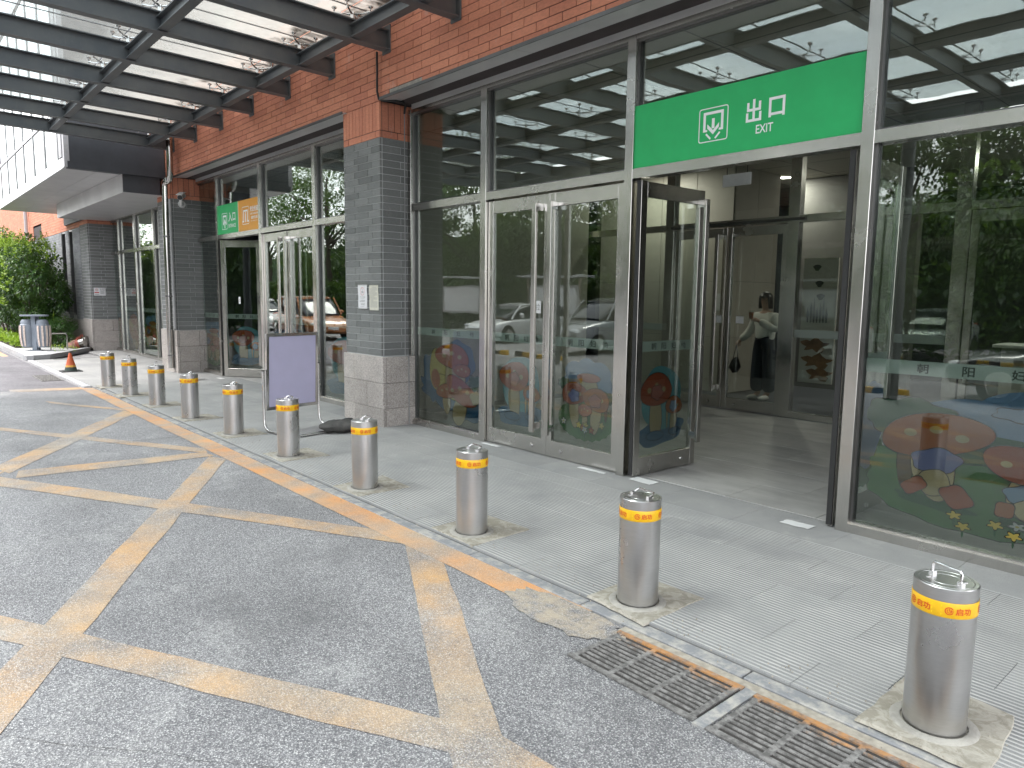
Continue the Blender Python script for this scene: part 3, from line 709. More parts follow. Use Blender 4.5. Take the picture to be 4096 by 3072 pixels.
# ================================================================== SOFFITS
def soffit(x0, x1, cuts, label):
    t = thing('soffit', label, 'soffit', ((x0 + x1) / 2, 4.95, 4.04))
    xs = [x0] + cuts + [x1]
    for a_, b_ in zip(xs[:-1], xs[1:]):
        mb = MB(); P = [(a_ + .003, 4.735, 4.035), (a_ + .003, 4.735, 4.05), (a_ + .003, 5.19, 4.098), (a_ + .003, 5.19, 4.078)]
        mb.prism(P, (b_ - a_ - .006, 0, 0)); put('soffit_panel', mb, 'soffit', t)
        mb = MB(); mb.box(a_ + .003, b_ - .003, 4.722, 4.7345, 4.028, 4.062); put('drip_edge', mb, 'steel_dark', t)
    mb = MB(); mb.box(x0, x1, 5.186, 5.22, 4.0, 4.078); put('head_strip', mb, 'soffit', t)
    return t
soffit(-7.86, -0.55, [-5.43, -3.0], 'grey metal soffit over the exit doors')
soffit(-16.0, -8.79, [-13.6, -11.2], 'grey metal soffit over the entrance doors')

# ================================================================== GLAZING
YG = FY + 0.075            # pane centre plane
def decal(parent, x0, x1, z0, z1, kind, seed, y):
    """landscape print on the inside of a pane: overlapping coloured film shapes"""
    rs = random.Random(seed); W_ = x1 - x0; H_ = z1 - z0
    names = ['d_line', 'd_blue', 'd_sky', 'd_teal', 'd_green', 'd_dgreen', 'd_red', 'd_orange', 'd_cream', 'd_brown', 'd_white', 'd_yellow', 'd_violet', 'd_pink']
    mb = MB(); lay_ = [0]
    def fn(x, z): return (x0 + min(max(x, 0.0), 1.0) * W_, y - lay_[0] * 0.0007, z0 + z * H_)
    def blob(cx, cz, rx, rz, col, wob=0.0, fr=7, rot=0, line=True, n=44, half=None):
        ph = rs.uniform(0, 6.28); pts = []
        for k in range(n):
            a = 2 * math.pi * k / n; q = 1 + wob * math.sin(fr * a + ph)
            px, pz = rx * q * math.cos(a), rz * q * math.sin(a)
            c_, s_ = math.cos(R(rot)), math.sin(R(rot)); ax_ = H_ / W_
            pts.append((cx + px * c_ - pz * s_ * ax_, cz + px * s_ / ax_ + pz * c_))
        for grow, cc in (((1.0, 'd_line'),) if line else ()) + ((0.0, col),):
            g = 0.006 * grow; v = [(p[0] + (p[0] - cx) / max(rx, .01) * g / W_, p[1] + (p[1] - cz) / max(rz, .01) * g / H_) for p in pts]
            ce = (cx, cz)
            mb.add([fn(*ce)] + [fn(*p) for p in v], [(0, 1 + k, 1 + (k + 1) % n) for k in range(n)], names.index(cc)); lay_[0] += 1
    def shroom(cx, cz, s, c='d_red', lean=0):
        blob(cx, cz, .05 * s, .11 * s, 'd_cream', .05, 3, lean); blob(cx - .0005 * lean * s, cz + .12 * s, .13 * s, .075 * s, c, .05, 3, lean)
        for k in range(3): blob(cx + (-.06 + .06 * k) * s, cz + (.12 + .02 * (k % 2)) * s, .016 * s, .014 * s, 'd_cream', line=False, n=12)
    def flower(cx, cz, s, c):
        blob(cx, cz - .05 * s, .008 * s, .06 * s, 'd_dgreen', line=False, n=10); blob(cx, cz, .035 * s, .03 * s, c, .35, 5, line=True); blob(cx, cz, .012 * s, .01 * s, 'd_yellow', line=False, n=10)
    def tree(cx, cz, s, c='d_dgreen'):
        blob(cx, cz - .16 * s, .03 * s, .17 * s, 'd_brown', line=True, n=20); blob(cx, cz + .05 * s, .17 * s, .10 * s, c, .10, 7)
    if kind == 'meadow':
        blob(.52, .56, .42, .38, 'd_sky', .07, 5, line=False); blob(.30, .80, .17, .12, 'd_sky', line=False); blob(.72, .78, .2, .15, 'd_sky', line=False)
        blob(.5, .25, .48, .24, 'd_green', .035, 23, line=False)
        blob(.55, .62, .16, .13, 'd_cream', 0, 4); blob(.55, .74, .2, .05, 'd_red', 0)
        tree(.12, .62, .6); tree(.86, .5, .7); shroom(.32, .34, 1.7, 'd_red', 5); shroom(.70, .30, 1.7, 'd_orange', -8); shroom(.52, .26, .9, 'd_pink')
        blob(.33, .52, .09, .07, 'd_violet', .1, 5); blob(.70, .49, .10, .07, 'd_pink', .1, 5)
        for k in range(7): flower(rs.uniform(.1, .9), rs.uniform(.08, .25), 1, rs.choice(['d_white', 'd_red', 'd_yellow']))
    elif kind == 'water':
        blob(.60, .72, .26, .26, 'd_blue', .05, 7, line=False); blob(.35, .28, .36, .14, 'd_blue', .14, 6, -16, line=True); blob(.72, .2, .24, .2, 'd_blue', .16, 5)
        blob(.18, .5, .13, .3, 'd_blue', .12, 5, 8, line=False)
        blob(.30, .58, .14, .27, 'd_yellow', .07, 3, 14); blob(.52, .38, .30, .13, 'd_yellow', .05, 4, -14); blob(.26, .48, .07, .12, 'd_orange', 0, 3, 12, line=False)
        shroom(.52, .54, 2.0, 'd_red', -4); shroom(.68, .5, 1.0, 'd_orange'); shroom(.45, .2, 1.2, 'd_orange', 6); shroom(.66, .14, 1.9, 'd_red', -22)
        blob(.88, .50, .09, .08, 'd_dgreen', .2, 5); blob(.9, .32, .08, .08, 'd_cream', .1, 4)
    elif kind == 'pond':
        blob(.5, .17, .49, .15, 'd_blue', .08, 5, 6, line=False); blob(.5, .55, .40, .36, 'd_teal', .04, 4, line=False)
        blob(.30, .70, .13, .12, 'd_teal', 0, 4); blob(.30, .70, .1, .09, 'd_cream', 0, 4); blob(.62, .5, .02, .3, 'd_cream', 0, 4)
        shroom(.38, .36, 2.4, 'd_red', 3); shroom(.74, .3, 1.3, 'd_orange', -5); blob(.38, .62, .11, .08, 'd_pink', .1, 5); blob(.72, .45, .07, .06, 'd_sky', .1, 5)
        blob(.36, .14, .17, .05, 'd_blue', 0); blob(.76, .16, .12, .04, 'd_blue', 0)
    else:   # wide landscape
        blob(.44, .64, .34, .24, 'd_sky', .05, 5, line=False); blob(.80, .74, .34, .25, 'd_sky', .05, 4, line=False); blob(.55, .50, .30, .18, 'd_dgreen', .06, 5, line=False)
        blob(.90, .45, .22, .2, 'd_dgreen', .08, 6, line=False)
        blob(.55, .24, .53, .23, 'd_green', .03, 31); blob(.2, .34, .17, .22, 'd_green', .07, 13, line=False)
        tree(.20, .66, 1.3); tree(.86, .46, .9); blob(.66, .82, .10, .04, 'd_sky', .15, 5, line=True)
        blob(.80, .70, .08, .035, 'd_sky', .12, 5)
        blob(.34, .17, .18, .04, 'd_dgreen', .1, 5, -6, line=False); blob(.75, .12, .14, .035, 'd_dgreen', .1, 5, -6, line=False)
        shroom(.33, .40, 1.9, 'd_orange', 10); blob(.34, .46, .11, .08, 'd_violet', .08, 5, 6); blob(.34, .31, .07, .09, 'd_cream', .05, 4); blob(.25, .27, .06, .05, 'd_red', .1, 4, 30); blob(.44, .24, .07, .07, 'd_red', .1, 4, -20)
        shroom(.72, .33, 1.5, 'd_red', -6); blob(.72, .33, .09, .06, 'd_sky', .08, 5); blob(.72, .24, .05, .06, 'd_cream', .05, 4); blob(.64, .22, .04, .05, 'd_orange', .1, 4, 20); blob(.80, .20, .05, .06, 'd_orange', .1, 4)
        for k in range(6): flower(rs.uniform(.3, .95), rs.uniform(.06, .14), .7, rs.choice(['d_white', 'd_yellow']))
    return mb, names
def pane_prints(pane, x0, x1, y, kind, seed, local, ztop=1.17, zb=0.16, letters=True):
    mb, names = decal(pane, x0 + .02, x1 - .02, zb, ztop, kind, seed, y + .016 + .03)
    put('printed_landscape', mb, names, pane, local=local)
    mb = MB(); rect(mb, x0 + .002, x1 - .002, 1.190, 1.287, lambda x, z: (x, y + .012, z)); put('frosted_stripe', mb, 'frost', pane, local=local)
    if letters:
        mb = MB(); w_ = x1 - x0; n = 4
        for k, ch in enumerate('朝阳妇幼'):
            cx = x0 + w_ * (0.26 + 0.19 * k); hw = 0.036
            text_on(mb, ch, cx - hw, cx + hw, 1.205, 1.27, lambda x, z: (x, y + .0105, z), 0.02)
        put('stripe_lettering', mb, 'letters', pane, local=local)

def bay(posts, label_root, sign, fixed, doors, ztop=4.0, kinds=None, name='glass_storefront', zt=(2.757, 2.842), lab=''):
    t = thing(name, label_root, 'glazed entrance' if doors else 'window', ((posts[0][0] + posts[-1][1]) / 2, FY + .06, 0))
    y0, y1 = FY, FY + .13
    for a_, b_ in posts:
        mb = MB(); mb.bev(a_, b_, y0, y1, 0.0, ztop - .0005, .003); put('mullion', mb, 'steel', t)
    for k in range(len(posts) - 1):
        a_, b_ = posts[k][1], posts[k + 1][0]
        mb = MB(); mb.box(a_, b_, y0 + .004, y1 - .004, zt[0], zt[1]); put('transom', mb, 'steel', t)
        mb = MB(); mb.box(a_, b_, y0 + .004, y1 - .004, ztop - .045, ztop); put('head_rail', mb, 'steel', t)
        # slim dark gasket frame, then the upper pane
        for (p, q, r_, s_) in ((a_, a_ + .018, zt[1], ztop - .045), (b_ - .018, b_, zt[1], ztop - .045), (a_ + .018, b_ - .018, zt[1], zt[1] + .018), (a_ + .018, b_ - .018, ztop - .063, ztop - .045)):
            mb = MB(); mb.box(p, q, YG - .03, YG + .03, r_, s_); put('gasket', mb, 'steel_dark', t)
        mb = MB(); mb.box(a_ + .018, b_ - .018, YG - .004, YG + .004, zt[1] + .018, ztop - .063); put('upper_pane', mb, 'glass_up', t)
        if k in fixed:
            mb = MB(); mb.box(a_, b_, y0 + .004, y1 - .004, 0.014, .078); mb.box(a_, b_, y0 + .03, y1 - .03, .078, .095); put('sill', mb, 'steel', t)
            for (p, q, r_, s_) in ((a_, a_ + .018, .095, zt[0]), (b_ - .018, b_, .095, zt[0])): mb = MB(); mb.box(p, q, YG - .03, YG + .03, r_, s_); put('gasket', mb, 'steel_dark', t)
            mb = MB(); mb.box(a_ + .018, b_ - .018, YG - .004, YG + .004, .095, zt[0]); pn = put('lower_pane', mb, 'glass', t)
            pane_prints(pn, a_ + .018, b_ - .018, YG, kinds[k] if kinds else 'meadow', 11 + k, False)
    return t

def door_leaf(width, side, label, loc, rz, kind='meadow', seed=3, group=None, H=2.74, handle=True, prints=True, lock=True):
    """leaf in its own coordinates: hinge edge at x=0, extends to +x (side=1) or -x (side=-1), outside face at -y"""
    t = thing('glass_door', label, 'door', loc, rz or 1e-6, group); s = side
    X = lambda a, b: (min(s * a, s * b), max(s * a, s * b))
    def bx_(name, a, b, z0, z1, mat='steel', y0=-.025, y1=.025, par=t):
        p, q = X(a, b); mb = MB(); mb.bev(p, q, y0, y1, z0, z1, .002); return put(name, mb, mat, par, local=True)
    bx_('stile', 0.0, .085, .022, H); bx_('stile', width - .075, width, .022, H)
    bx_('bottom_rail', .0852, width - .0752, .024, .19, y0=-.0235, y1=.0235); bx_('top_rail', .0852, width - .0752, H - .135, H - .002, y0=-.0235, y1=.0235)
    p, q = X(.0852, width - .0752); mb = MB(); mb.box(p, q, -.004, .004, .19, H - .135); pn = put('pane', mb, 'glass', t, local=True)
    if prints: pane_prints(pn, p, q, 0.0, kind, seed, True, 1.12, .24)
    bx_('rubber_seal', -.012, -.001, .03, H, 'rubber', -.02, .02)
    if handle:
        hx = width - .11
        h = bx_('pull_handle', hx - .03, hx + .03, .27, H - .10, 'steel', -.145, -.115)
        for z in (.30, H - .17): bx_('handle_bracket', hx - .005, hx + .025, z, z + .07, 'steel_shiny', -.1148, -.025, h)
    if lock:
        mb = MB(); mb.lathe([(.0001, .012), (.018, .01), (.022, 0)], (0, 0, 0), 14)
        mb.v = [(v[0] + s * (width - .22), -.0255 - v[2], v[1] + .10) for v in mb.v]; put('floor_lock', mb, 'steel_shiny', t, local=True)
    return t

b1 = [(-7.96, -7.885), (-6.478, -6.378), (-4.388, -4.294), (-2.28, -2.19), (-0.72, -0.62)]
bay(b1, 'steel framed glass front of the near exit under the green sign', None, (0, 3), True, kinds={0: 'water', 3: 'wide'})
b2 = [(-16.452, -16.36), (-14.93, -14.834), (-12.77, -12.675), (-10.655, -10.553), (-9.0, -8.90)]
bay(b2, 'steel framed glass front of the entrance left of the notice pillar', None, (0, 3), True, kinds={0: 'meadow', 3: 'pond'})
b3 = [(-24.5, -24.40), (-22.78, -22.68), (-21.07, -20.96), (-19.33, -19.22), (-17.3, -17.2)]
bay(b3, 'far steel framed display windows beyond the drainpipe, without doors', None, (0, 1, 2, 3), False, ztop=3.745, kinds={0: 'meadow', 1: 'water', 2: 'meadow', 3: 'wide'}, name='glass_storefront')
YD = FY + .06
door_leaf(.985, 1, 'closed steel framed glass door left of the exit, hinged on the left', (-6.37, YD, 0), 0, 'pond', 21)
door_leaf(.985, -1, 'closed steel framed glass door left of the exit, hinged on the right', (-4.397, YD, 0), 0, 'meadow', 22)
door_leaf(.95, 1, 'glass exit door swung inward at the left side of the open exit', (-4.235, YD - .02, 0), R(88.5), 'pond', 23)
door_leaf(.95, -1, 'glass exit door swung inward at the right side of the open exit', (-2.34, YD - .02, 0), R(-88.5), 'meadow', 24)
door_leaf(.98, 1, 'glass entrance door standing ajar inward below the entrance sign', (-14.77, YD - .02, 0), R(38), 'pond', 25)
door_leaf(.96, -1, 'glass entrance door swung fully inward, right of the entrance opening', (-12.80, YD - .02, 0), R(-87), 'meadow', 26)
door_leaf(.985, 1, 'closed glass door behind the blank board, hinged on the left', (-12.665, YD, 0), 0, 'meadow', 27)
door_leaf(.985, -1, 'closed glass door behind the blank board, hinged on the right', (-10.665, YD, 0), 0, 'meadow', 28)

# ------------------------------------------------------------------ signs
def sfn(y):
    return lambda x, z: (x, y, z)
t = thing('exit_sign', 'green exit sign with white arrow icon over the open doors', 'sign', (-3.29, FY + .03, 2.845))
mb = MB(); mb.box(-4.294, -2.282, FY + .018, FY + .038, 2.846, 3.385); put('sign_panel', mb, 'sign_green', t)
ys = FY + .0168; f = sfn(ys)
mb = MB()
rrect2(mb, -3.617, -3.345, 2.962, 3.232, .022, .008, f); put('icon_border', mb, 'sign_white', t)
mb = MB()
def R_(a, b, c, d, fn=f): rect(mb, a, b, c, d, fn)
R_(-3.575, -3.387, 3.178, 3.200); R_(-3.575, -3.552, 3.045, 3.178); R_(-3.410, -3.387, 3.045, 3.178); R_(-3.552, -3.535, 3.045, 3.062); R_(-3.427, -3.410, 3.045, 3.062)
R_(-3.494, -3.468, 3.066, 3.145)
poly2(mb, [(-3.481, 3.018), (-3.536, 3.072), (-3.536, 3.106), (-3.481, 3.052)], f); poly2(mb, [(-3.481, 3.018), (-3.426, 3.072), (-3.426, 3.106), (-3.481, 3.052)][::-1], f)
poly2(mb, [(-3.540, 3.034), (-3.497, 2.990), (-3.508, 2.980), (-3.552, 3.024)], f); poly2(mb, [(-3.422, 3.034), (-3.465, 2.990), (-3.454, 2.980), (-3.410, 3.024)], f)
put('arrow_icon', mb, 'sign_white', t)
mb = MB(); st = .021
for a_, b_, c_, d_ in [(-3.131, -3.110, 3.058, 3.226), (-3.186, -3.1312, 3.058, 3.078), (-3.1098, -3.055, 3.058, 3.078), (-3.186, -3.166, 3.0781, 3.128), (-3.075, -3.055, 3.0781, 3.128), (-3.180, -3.1312, 3.137, 3.157), (-3.1098, -3.061, 3.137, 3.157), (-3.180, -3.160, 3.1571, 3.205), (-3.081, -3.061, 3.1571, 3.205),
                       (-2.995, -2.863, 3.190, 3.211), (-2.995, -2.974, 3.066, 3.190), (-2.884, -2.863, 3.066, 3.190), (-2.974, -2.884, 3.078, 3.098)]:
    R_(a_, b_, c_, d_)
put('chinese_lettering', mb, 'sign_white', t)
mb = MB(); text_on(mb, 'EXIT', -3.096, -2.953, 2.962, 3.027, f, 0.012); put('english_lettering', mb, 'sign_white', t)
t = thing('entrance_sign', 'half green half orange entrance and security sign over the far doorway', 'sign', (-13.8, FY + .03, 2.85))
mb = MB(); mb.box(-14.834, -13.737, FY + .018, FY + .038, 2.846, 3.405); put('green_panel', mb, 'sign_green', t)
mb = MB(); mb.box(-13.733, -12.77, FY + .018, FY + .038, 2.846, 3.405); put('orange_panel', mb, 'sign_orange', t)
mb = MB(); mb.box(-13.742, -13.728, FY + .012, FY + .018, 2.846, 3.405); put('divider_strip', mb, 'paper_old', t)
mb = MB(); rrect2(mb, -14.60, -14.30, 2.93, 3.24, .03, .010, f)
R_(-14.54, -14.35, 3.165, 3.20); R_(-14.54, -14.51, 3.02, 3.165); R_(-14.38, -14.35, 3.02, 3.165); R_(-14.465, -14.425, 2.955, 3.07)
poly2(mb, [(-14.445, 3.135), (-14.515, 3.045), (-14.515, 3.005), (-14.445, 3.085)], f); poly2(mb, [(-14.445, 3.135), (-14.445, 3.085), (-14.375, 3.005), (-14.375, 3.045)], f)
text_on(mb, '入', -14.25, -14.06, 3.06, 3.24, f, 0.02); text_on(mb, '口', -14.03, -13.89, 3.07, 3.22, f, 0.02); text_on(mb, 'ENTRANCE', -14.25, -13.88, 2.95, 3.02, f, 0.015)
put('entrance_lettering', mb, 'sign_white', t)
mb = MB(); rrect2(mb, -13.55, -13.22, 2.96, 3.28, .03, .010, f)
R_(-13.49, -13.28, 3.19, 3.22); R_(-13.49, -13.46, 3.03, 3.19); R_(-13.31, -13.28, 3.03, 3.19); R_(-13.53, -13.46, 3.0, 3.03); R_(-13.31, -13.24, 3.0, 3.03); R_(-13.405, -13.365, 3.0, 3.15)
ring2(mb, -13.385, 3.17, .018, .018, .0179, f, n=12)
text_on(mb, '安全检查', -13.17, -12.80, 3.17, 3.27, f, 0.02); text_on(mb, 'SAFETY INSPECTION', -13.16, -12.81, 3.115, 3.145, f, 0.02); text_on(mb, '请您接受安检', -13.13, -12.82, 3.035, 3.09, f, 0.02); text_on(mb, 'PLEASE UNDERGO SECURITY CHECK', -13.14, -12.80, 2.995, 3.012, f)
put('security_lettering', mb, 'sign_white', t)
# 拉 pull stickers on the closed doors
for lx, lz in ((-5.60, 1.52), (-13.95, 1.50)):
    mb = MB(); mb.box(lx, lx + .09, YD - .0072, YD - .0056, lz, lz + .13); s_ = solo('door_sticker', mb, 'paper', 'small white pull sticker on the closed glass door by the tall handles' if lx > -6 else 'small pale sticker in the entrance doorway', 'sticker')
    mb = MB(); text_on(mb, '拉', lx + .015, lx + .075, lz + .03, lz + .10, sfn(YD - .0074)); put('sticker_lettering', mb, 'ink', s_)

# ================================================================== STEEL AND GLASS CANOPY
SLP = 0.018
def zc(y): return 4.585 + SLP * (4.78 - y)
cn = thing('steel_canopy', 'dark steel canopy with glass panels held by spider fittings over the forecourt', 'canopy', (-5, 1, 4.5))
YE = -2.95
def ibeam(L_, wf, h, tf=.014, tw=.012):
    """I profile along +y of length L_, bottom at z=0"""
    a, b = wf / 2, tw / 2
    P = [(-a, 0, 0), (a, 0, 0), (a, 0, tf), (b, 0, tf), (b, 0, h - tf), (a, 0, h - tf), (a, 0, h), (-a, 0, h), (-a, 0, h - tf), (-b, 0, h - tf), (-b, 0, tf), (-a, 0, tf)]
    mb = MB(); mb.prism(P, (0, L_, 0)); return mb
bm = ibeam(4.78 - YE, .13, .225)
bm.v = [(v[0], v[1] + YE, v[2] + zc(v[1] + YE)) for v in bm.v]
bme = bm.mesh('beam', 'beam')
XS = [-6.395 + 1.378 * k for k in range(-7, 9)]
for x in XS: inst('beam', bme, cn, (x, 0, 0))
ep = MB(); ep.bev(-.09, .09, 4.772, 4.786, 4.55, 4.87, .003); epm = ep.mesh('end_plate', 'beam')
for x in XS: inst('end_plate', epm, cn, (x, 0, 0))
PY = [4.33, 2.655, 0.975, -0.705, -2.385]
pm = ibeam(1.378 - .015, .11, .15); pm.v = [(v[1] + .0075, v[0], v[2]) for v in pm.v]; pme = pm.mesh('purlin', 'beam')
for y in PY:
    for x in XS[:-1]: inst('purlin', pme, cn, (x, y, zc(y) + .02))
# spider fitting: post, four arms, discs
sm = MB(); sm.lathe([(.028, 0), (.028, .06), (.034, .065), (.034, .085)], n=10, cap=True)
for sx, sy in ((1, 1), (1, -1), (-1, 1), (-1, -1)):
    e = (sx * .15, sy * .15); sm.tube([(0, 0, .07), (e[0] * .6, e[1] * .6, .075), (e[0], e[1], .095)], [.014, .011, .010], 6)
    sm.lathe([(.008, .055), (.008, .12), (.012, .125), (.030, .137), (.032, .150)], (e[0], e[1], 0), 10, cap=True)
sme = sm.mesh('spider_fitting', 'steel_shiny')
for y in PY:
    for x in XS: inst('spider_fitting', sme, cn, (x, y, zc(y) + .225))
gy = [4.76] + PY + [YE]
gp = MB(); gp.box(-.5, .5, -.5, .5, 0, 1); gpe = gp.mesh('glass_panel', 'canopy_glass')
for y1, y0 in zip(gy[:-1], gy[1:]):
    for xa, xb in zip(XS[:-1], XS[1:]):
        inst('glass_panel', gpe, cn, ((xa + xb) / 2, (y0 + y1) / 2, zc((y0 + y1) / 2) + .225 + .152), (xb - xa - .022, (y1 - y0) - .022, .012), (-math.atan(SLP), 0, 0))
mb = MB()
for x in XS: mb.box(x - .012, x + .012, YE, 4.76, 4.955, 4.962)
mb.v = [(v[0], v[1], v[2] + SLP * (4.78 - v[1]) + .004) for v in mb.v]
put('seam_silicone', mb, 'ink_grey', cn)
fm = MB(); fm.box(-16.1, 3.4, YE - .02, YE - .005, zc(YE) - .02, zc(YE) + .30); put('fascia', fm, 'beam', cn)
# round canopy columns at the outer edge (seen in the window reflections)
for x in (-13.3, -5.0, 3.25):
    mb = MB(); mb.tube([(x, -2.7, -.02), (x, -2.7, zc(-2.7))], .11, 16); solo('canopy_column', mb, 'beam', 'round dark steel column carrying the outer edge of the canopy, ' + {-13.3: 'farthest along the road', -5.0: 'behind the camera', 3.25: 'to the right of the camera'}[x], 'column')

# ================================================================== OVERHEAD GLAZED PAVILION (far left)
pvn = thing('glazed_pavilion', 'overhead glazed box with dark end wall projecting over the far windows', 'building', (-21, 3.8, 3.72))
XA, XB = -16.6, -26.5
def pb(name, x0, x1, y0, y1, z0, z1, mat): mb = MB(); mb.box(x0, x1, y0, y1, z0, z1); return put(name, mb, mat, pvn)
pb('end_wall', XA - .12, XA, 3.02, 4.76, 4.22, 8.4, 'dark'); pb('end_wall_sill', XA - .14, XA + .03, 2.98, 4.76, 4.09, 4.2198, 'dark')
pb('corner_trim', XA - .13, XA + .01, 2.93, 3.018, 4.11, 8.4, 'kerb_pale')
pb('corner_gap', XA - .32, XA - .135, 2.97, 3.0, 4.11, 8.4, 'steel_dark'); pb('corner_post', XA - .62, XA - .325, 2.945, 3.0, 4.34, 8.4, 'kerb_pale')
for k in range(7):
    x1 = XA - .13 - k * 1.41; x0 = x1 - 1.405
    mb = MB(); mb.prism([(x0, 2.93, 4.10), (x0, 2.93, 4.2), (x0, 2.965, 4.335), (x0, 3.06, 4.335), (x0, 3.06, 4.10)], (1.40, 0, 0)); put('fascia_panel', mb, 'soffit', pvn)
mx_ = [XA - .9, -18.94, -20.37, -21.81, -23.2, -24.67, -26.1]
for x in mx_: pb('mullion', x - .065, x + .065, 2.970, 3.0, 4.345, 8.4, 'steel_dark')
pb('mid_rail', XB, XA - .62, 2.966, 2.99, 5.25, 5.33, 'kerb_pale')
xs = [XA - .62] + mx_ + [-26.52]
for a_, b_ in zip(xs[:-1], xs[1:]):
    for z0, z1 in ((4.345, 5.25), (5.33, 6.9), (6.9, 8.4)): pb('glass_pane', b_, a_, 2.985, 2.99, z0, z1, 'glass_mirror')
mb = MB(); mb.add([(XB, 3.4, 4.35), (XA - .2, 3.4, 4.35), (XA - .2, 3.4, 8.4), (XB, 3.4, 8.4)], [(0, 1, 2, 3)]); put('roller_blind', mb, 'paper', pvn)
pb('roof_slab', XB, XA, 2.95, 4.76, 8.4, 8.6, 'soffit')
for k in range(7):   # underside panels
    x1 = XA - .14 - k * 1.41
    pb('soffit_panel', x1 - 1.403, x1, 2.97, 3.50, 4.092, 4.1, 'soffit'); pb('soffit_panel', x1 - 1.403, x1, 3.505, 4.60, 4.092, 4.1, 'soffit')
pb('dropped_end', -16.75, -16.62, 3.95, 4.66, 3.735, 4.089, 'dark')
for k in range(5):
    x1 = -16.62 - k * 1.415; pb('dropped_front_panel', x1 - 1.408, x1, 3.93, 3.948, 3.72, 4.088, 'soffit'); pb('dropped_soffit_panel', x1 - 1.408, x1, 3.949, 4.56, 3.722, 3.732, 'soffit'); pb('dropped_soffit_panel', x1 - 1.408, x1, 4.565, 5.18, 3.724, 3.734, 'soffit')
pb('core_box', XB, -16.9, 4.56, 5.18, 3.74, 4.087, 'dark')
pb('core_wall', -24.6, -17.02, 4.76, 5.3, 4.09, 8.4, 'dark')

# ================================================================== BOLLARDS
def bollard_meshes():
    r = .112
    b = MB(); b.lathe([(r, -.01), (r, .535)], n=48, cap=False)
    c = MB(); c.lathe([(r, .535), (r, .596), (r - .003, .599), (r - .016, .599), (r - .018, .597), (r - .020, .599), (.062, .599), (.060, .597), (.058, .599), (.0001, .599)], n=48)
    for a in (70, 250): c.lathe([(.009, .0), (.009, .004), (.0001, .005)], (.062 * math.cos(R(a)), .062 * math.sin(R(a)), .598), 8)
    h = MB(); h.tube([(-.062, 0, .60), (-.062, 0, .640), (-.056, 0, .650), (.056, 0, .650), (.062, 0, .640), (.062, 0, .60)], .0055, 8)
    f = MB()
    for s in (-1, 1): f.box(s * .062 - .010, s * .062 + .010, -.010, .010, .597, .612)
    t = MB(); t.lathe([(r + .0012, .487), (r + .0018, .488), (r + .0018, .546), (r + .0012, .547)], n=48)
    ls = []
    for k in range(5):
        l = MB(); ls.append(l)
        a0 = k * 2 * math.pi / 5
        def fn(x, z, a0=a0): a = a0 + x / (r + .0026); return ((r + .0026) * math.cos(a), (r + .0026) * math.sin(a), z)
        ring2(l, -.030, .516, .0155, .0155, .004, fn, 25, 335, 22); rect(l, -.027, -.015, .5135, .5175, fn)
        ring2(l, -.030, .516, .0085, .0085, .0028, fn, 120, 420, 16); rect(l, -.0315, -.0285, .515, .526, fn)
        text_on(l, '启', -.009, .019, .502, .530, fn, .025); text_on(l, '功', .022, .050, .502, .530, fn, .025)
    q = MB()
    for k in range(5):
        a0 = k * 2 * math.pi / 5 + .62
        def fn(x, z, a0=a0): a = a0 + x / (r + .0022); return ((r + .0022) * math.cos(a), (r + .0022) * math.sin(a), z)
        for zz in (.496, .512, .528): rect(q, -.018, .018, zz, zz + .008, fn)
    return b, c, h, f, t, ls, q
B = bollard_meshes()
M['tape2'] = simple('bright_reflective_patch', (0.92, 0.62, 0.02), 0.25, var=0.05)
M['text_red'] = simple('red_print', (0.62, 0.07, 0.01), 0.5, var=0)
ords = ['nearest steel bollard, at the right edge beside the last road grate, handle standing up', 'second nearest steel bollard, in front of the open exit doors, in a beige concrete patch',
        'third nearest steel bollard, in front of the closed glass doors', 'fourth nearest steel bollard, beside the granite base of the notice pillar', 'steel bollard standing just in front of the blank lilac board',
        'steel bollard next left of the blank board, in front of its left leg', 'steel bollard in front of the ajar entrance door and drainpipe pillar', 'third farthest steel bollard, below the steel drainpipe',
        'second farthest steel bollard, handle up, before the far windows', 'farthest steel bollard, nearest to the traffic cone']
